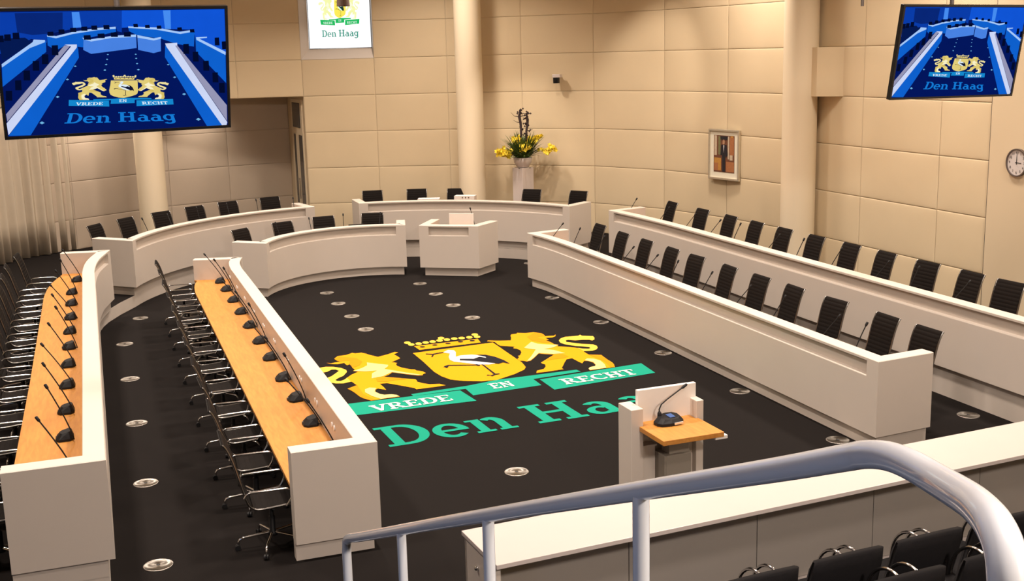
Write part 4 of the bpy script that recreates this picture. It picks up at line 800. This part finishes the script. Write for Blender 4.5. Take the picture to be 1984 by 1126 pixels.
# framed picture
pc = empty('framed_picture', (14.24, 24.70, 2.58), R_(-77.5), 'silver framed picture of a standing figure on the right wall', 'picture')
PW, PH = .53, .60
def pl(m, u0, u1, z0, z1, d, mi=0): m.add([(u0, -d, z0), (u1, -d, z0), (u1, -d, z1), (u0, -d, z1)], [(0, 1, 2, 3)], mi)
m = MB(); m.box((-PW, -.05, -PH), (PW, 0.02, -PH+.05)); m.box((-PW, -.05, PH-.05), (PW, 0.02, PH)); m.box((-PW, -.05, -PH+.05), (-PW+.05, 0.02, PH-.05)); m.box((PW-.05, -.05, -PH+.05), (PW, 0.02, PH-.05)); m.build('frame', M['frame'], pc, bevel=.006)
m = MB(); pl(m, -PW+.04, PW-.04, -PH+.04, PH-.04, .02); m.build('mount', M['mount'], pc)
pm = [mat('print_'+n_, c_, .5, noise=.25, nscale=25) for n_, c_ in (('brown', (.16, .06, .03)), ('cream', (.55, .45, .33)), ('amber', (.50, .25, .05)), ('rust', (.38, .15, .06)), ('suit', (.012, .012, .02)), ('skin', (.45, .25, .15)), ('shirt', (.6, .58, .62)), ('green', (.18, .18, .08)))]
m = MB(); pl(m, -.36, .36, -.42, .46, .024, 0)
for u0, u1, z0, z1, mi in [(-.34, -.25, -.02, .45, 1), (-.20, -.12, .0, .44, 7), (.13, .18, -.10, .44, 1), (.20, .34, .0, .42, 3), (.22, .32, .30, .45, 2), (.20, .30, -.12, .12, 1), (-.34, -.10, -.38, -.08, 2), (.08, .35, -.40, -.16, 3), (.10, .30, -.40, -.26, 1), (-.34, -.2, -.38, -.2, 3)]: pl(m, u0, u1, z0, z1, .0245+.0003*mi, mi)
m.build('print', pm, pc)
m = MB()
for P_, mi in [([(-.11, .36), (.12, .36), (.14, .44), (-.13, .44)], 4), ([(-.045, .26), (-.01, .24), (.03, .26), (.04, .33), (.0, .37), (-.04, .34)], 5), ([(-.09, .24), (.10, .24), (.14, .0), (.07, -.06), (.05, .02), (.05, -.40), (-.05, -.40), (-.06, .0), (-.12, -.02)], 4), ([(-.02, .23), (.02, .23), (.0, .05)], 6)]:
    if sum(P_[i][0]*P_[(i+1) % len(P_)][1]-P_[(i+1) % len(P_)][0]*P_[i][1] for i in range(len(P_))) < 0: P_ = P_[::-1]
    m.poly(P_, lambda u, v, mi=mi: (u, -.030-.0005*mi, v), mi)
m.build('printed_figure', pm, pc)
# little wall camera
wc = empty('wall_camera', (11.97, 29.55, 4.42), R_(-42), 'small white and black camera fixed high on the curved wall', 'camera')
m = MB(); m.box((-.04, -.20, .03), (.04, .12, .07)); m.box((-.10, -.26, .0), (.12, -.08, .085)); m.build('wall_bracket', M['pot'], wc, bevel=.006)
m = MB(); m.box((-.085, -.24, -.15), (.05, -.08, .0)); m.build('camera_body', M['black'], wc, bevel=.012)
m = MB(); m.tube([(-.02, -.24, -.07), (-.02, -.265, -.07)], .035, 14); m.build('lens', M['bezel'], wc)
# flower stand
PX, PY = 10.88, 29.55
m = MB(); m.box((-.20, -.20, 0), (.20, .20, 1.82)); o = m.build('flower_pedestal', M['pot'], bevel=.006); o.location = (PX, PY, .25); o.rotation_euler = (0, 0, R_(22)); tag(o, 'tall pale square pedestal carrying the flower bowl', 'pedestal')
fa = empty('flower_arrangement', (PX, PY, 2.07), 0, 'yellow flowers and dark twigs in a white bowl on the pedestal', 'flowers')
m = MB(); m.lathe([(0, 0), (.13, .0), (.17, .03), (.235, .14), (.25, .27), (.235, .27), (.22, .16), (0, .12)], 28); m.build('bowl', M['pot'], fa)
m = MB(); m.box((-.17, -.17, -.012), (.17, .17, .0)); m.build('saucer', M['twig'], fa)
rnd = random.Random(3)
m = MB()
for k in range(240):
    a_ = rnd.uniform(0, 2*pi); r_ = rnd.uniform(.25, .62); h_ = rnd.uniform(.05, .75)*(1.2-r_*.6); b0 = Vector((.12*cos(a_), .12*sin(a_), .24)); t1 = b0 + Vector((r_*cos(a_)*.9, r_*sin(a_)*.9, h_)); mid = (b0+t1)/2+Vector((0, 0, .12))
    sd = Vector((-sin(a_), cos(a_), 0))*rnd.uniform(.014, .030); pts = [(1-t)**2*b0+2*t*(1-t)*mid+t*t*t1 for t in (0, .33, .66, 1)]; V = []
    for i, p in enumerate(pts): w_ = (.7, 1, .8, .05)[i]; V += [p-sd*w_, p+Vector((0, 0, .006*w_)), p+sd*w_]
    m.add(V, [(i*3+j, i*3+j+1, i*3+j+4, i*3+j+3) for i in range(3) for j in range(2)], 0, True)
m.build('foliage', M['leaf'], fa)
def blossoms(c, n, r):
    m = MB()
    for k in range(n):
        o_ = Vector(c)+Vector((rnd.gauss(0, r), rnd.gauss(0, r), rnd.gauss(0, r*.6))); ax = Vector((rnd.gauss(0, 1)-.3, rnd.gauss(0, 1)-1, rnd.gauss(0, .6)+.3)).normalized(); q = ax.to_track_quat('Z', 'Y')
        for pt in range(5):
            a_ = 2*pi*pt/5; V = [(0, 0, 0), (.024, -.020, .010), (.052, -.016, .018), (.062, 0, .014), (.052, .016, .018), (.024, .020, .010)]
            m.add([o_+q@Vector((x*cos(a_)-y*sin(a_), x*sin(a_)+y*cos(a_), z)) for x, y, z in V], [(0,1,2,3),(0,3,4,5)], 0)
    return m.build('blossom_cluster', M['petal'], fa)
for c_, n_, r_ in [((-.56, .1, .44), 26, .075), ((-.42, .0, .38), 16, .06), ((-.02, -.28, .55), 24, .075), ((.22, -.1, .70), 16, .06), ((-.18, -.05, .74), 14, .06), ((.60, -.25, .42), 14, .06), ((.78, -.2, .50), 12, .06), ((.42, -.05, .78), 10, .05)]: blossoms(c_, n_*2, r_)
for s, l_ in ((-.06, 1.52), (.14, 1.42)):
    m = MB(); pts = [(s*.6, 0, .2)]; 
    for k in range(1, 9): pts.append((s+rnd.uniform(-.03, .03), rnd.uniform(-.03, .03), .2+(l_-.2)*k/8))
    m.tube(pts, [.035, .03, .03, .035, .03, .03, .035, .04, .02], 7)
    for k in range(9):
        p = Vector(pts[rnd.randrange(3, 9)]); a_ = rnd.uniform(0, 2*pi); l2 = rnd.uniform(.08, .28); m.tube([p, p+Vector((cos(a_)*l2*.6, sin(a_)*l2*.6, .02)), p+Vector((cos(a_)*l2, sin(a_)*l2, rnd.uniform(.02, .12)))], [.012, .008, .004], 5)
    for k in range(26):
        p = Vector(pts[-1 if k < 16 else rnd.randrange(4, 8)])+Vector((rnd.gauss(0, .05), rnd.gauss(0, .04), rnd.gauss(-.03, .06))); m.lathe([(0, -.03), (.03, 0), (0, .03)], 6, 0, p)
    m.build('dark_twig', M['twig'], fa)
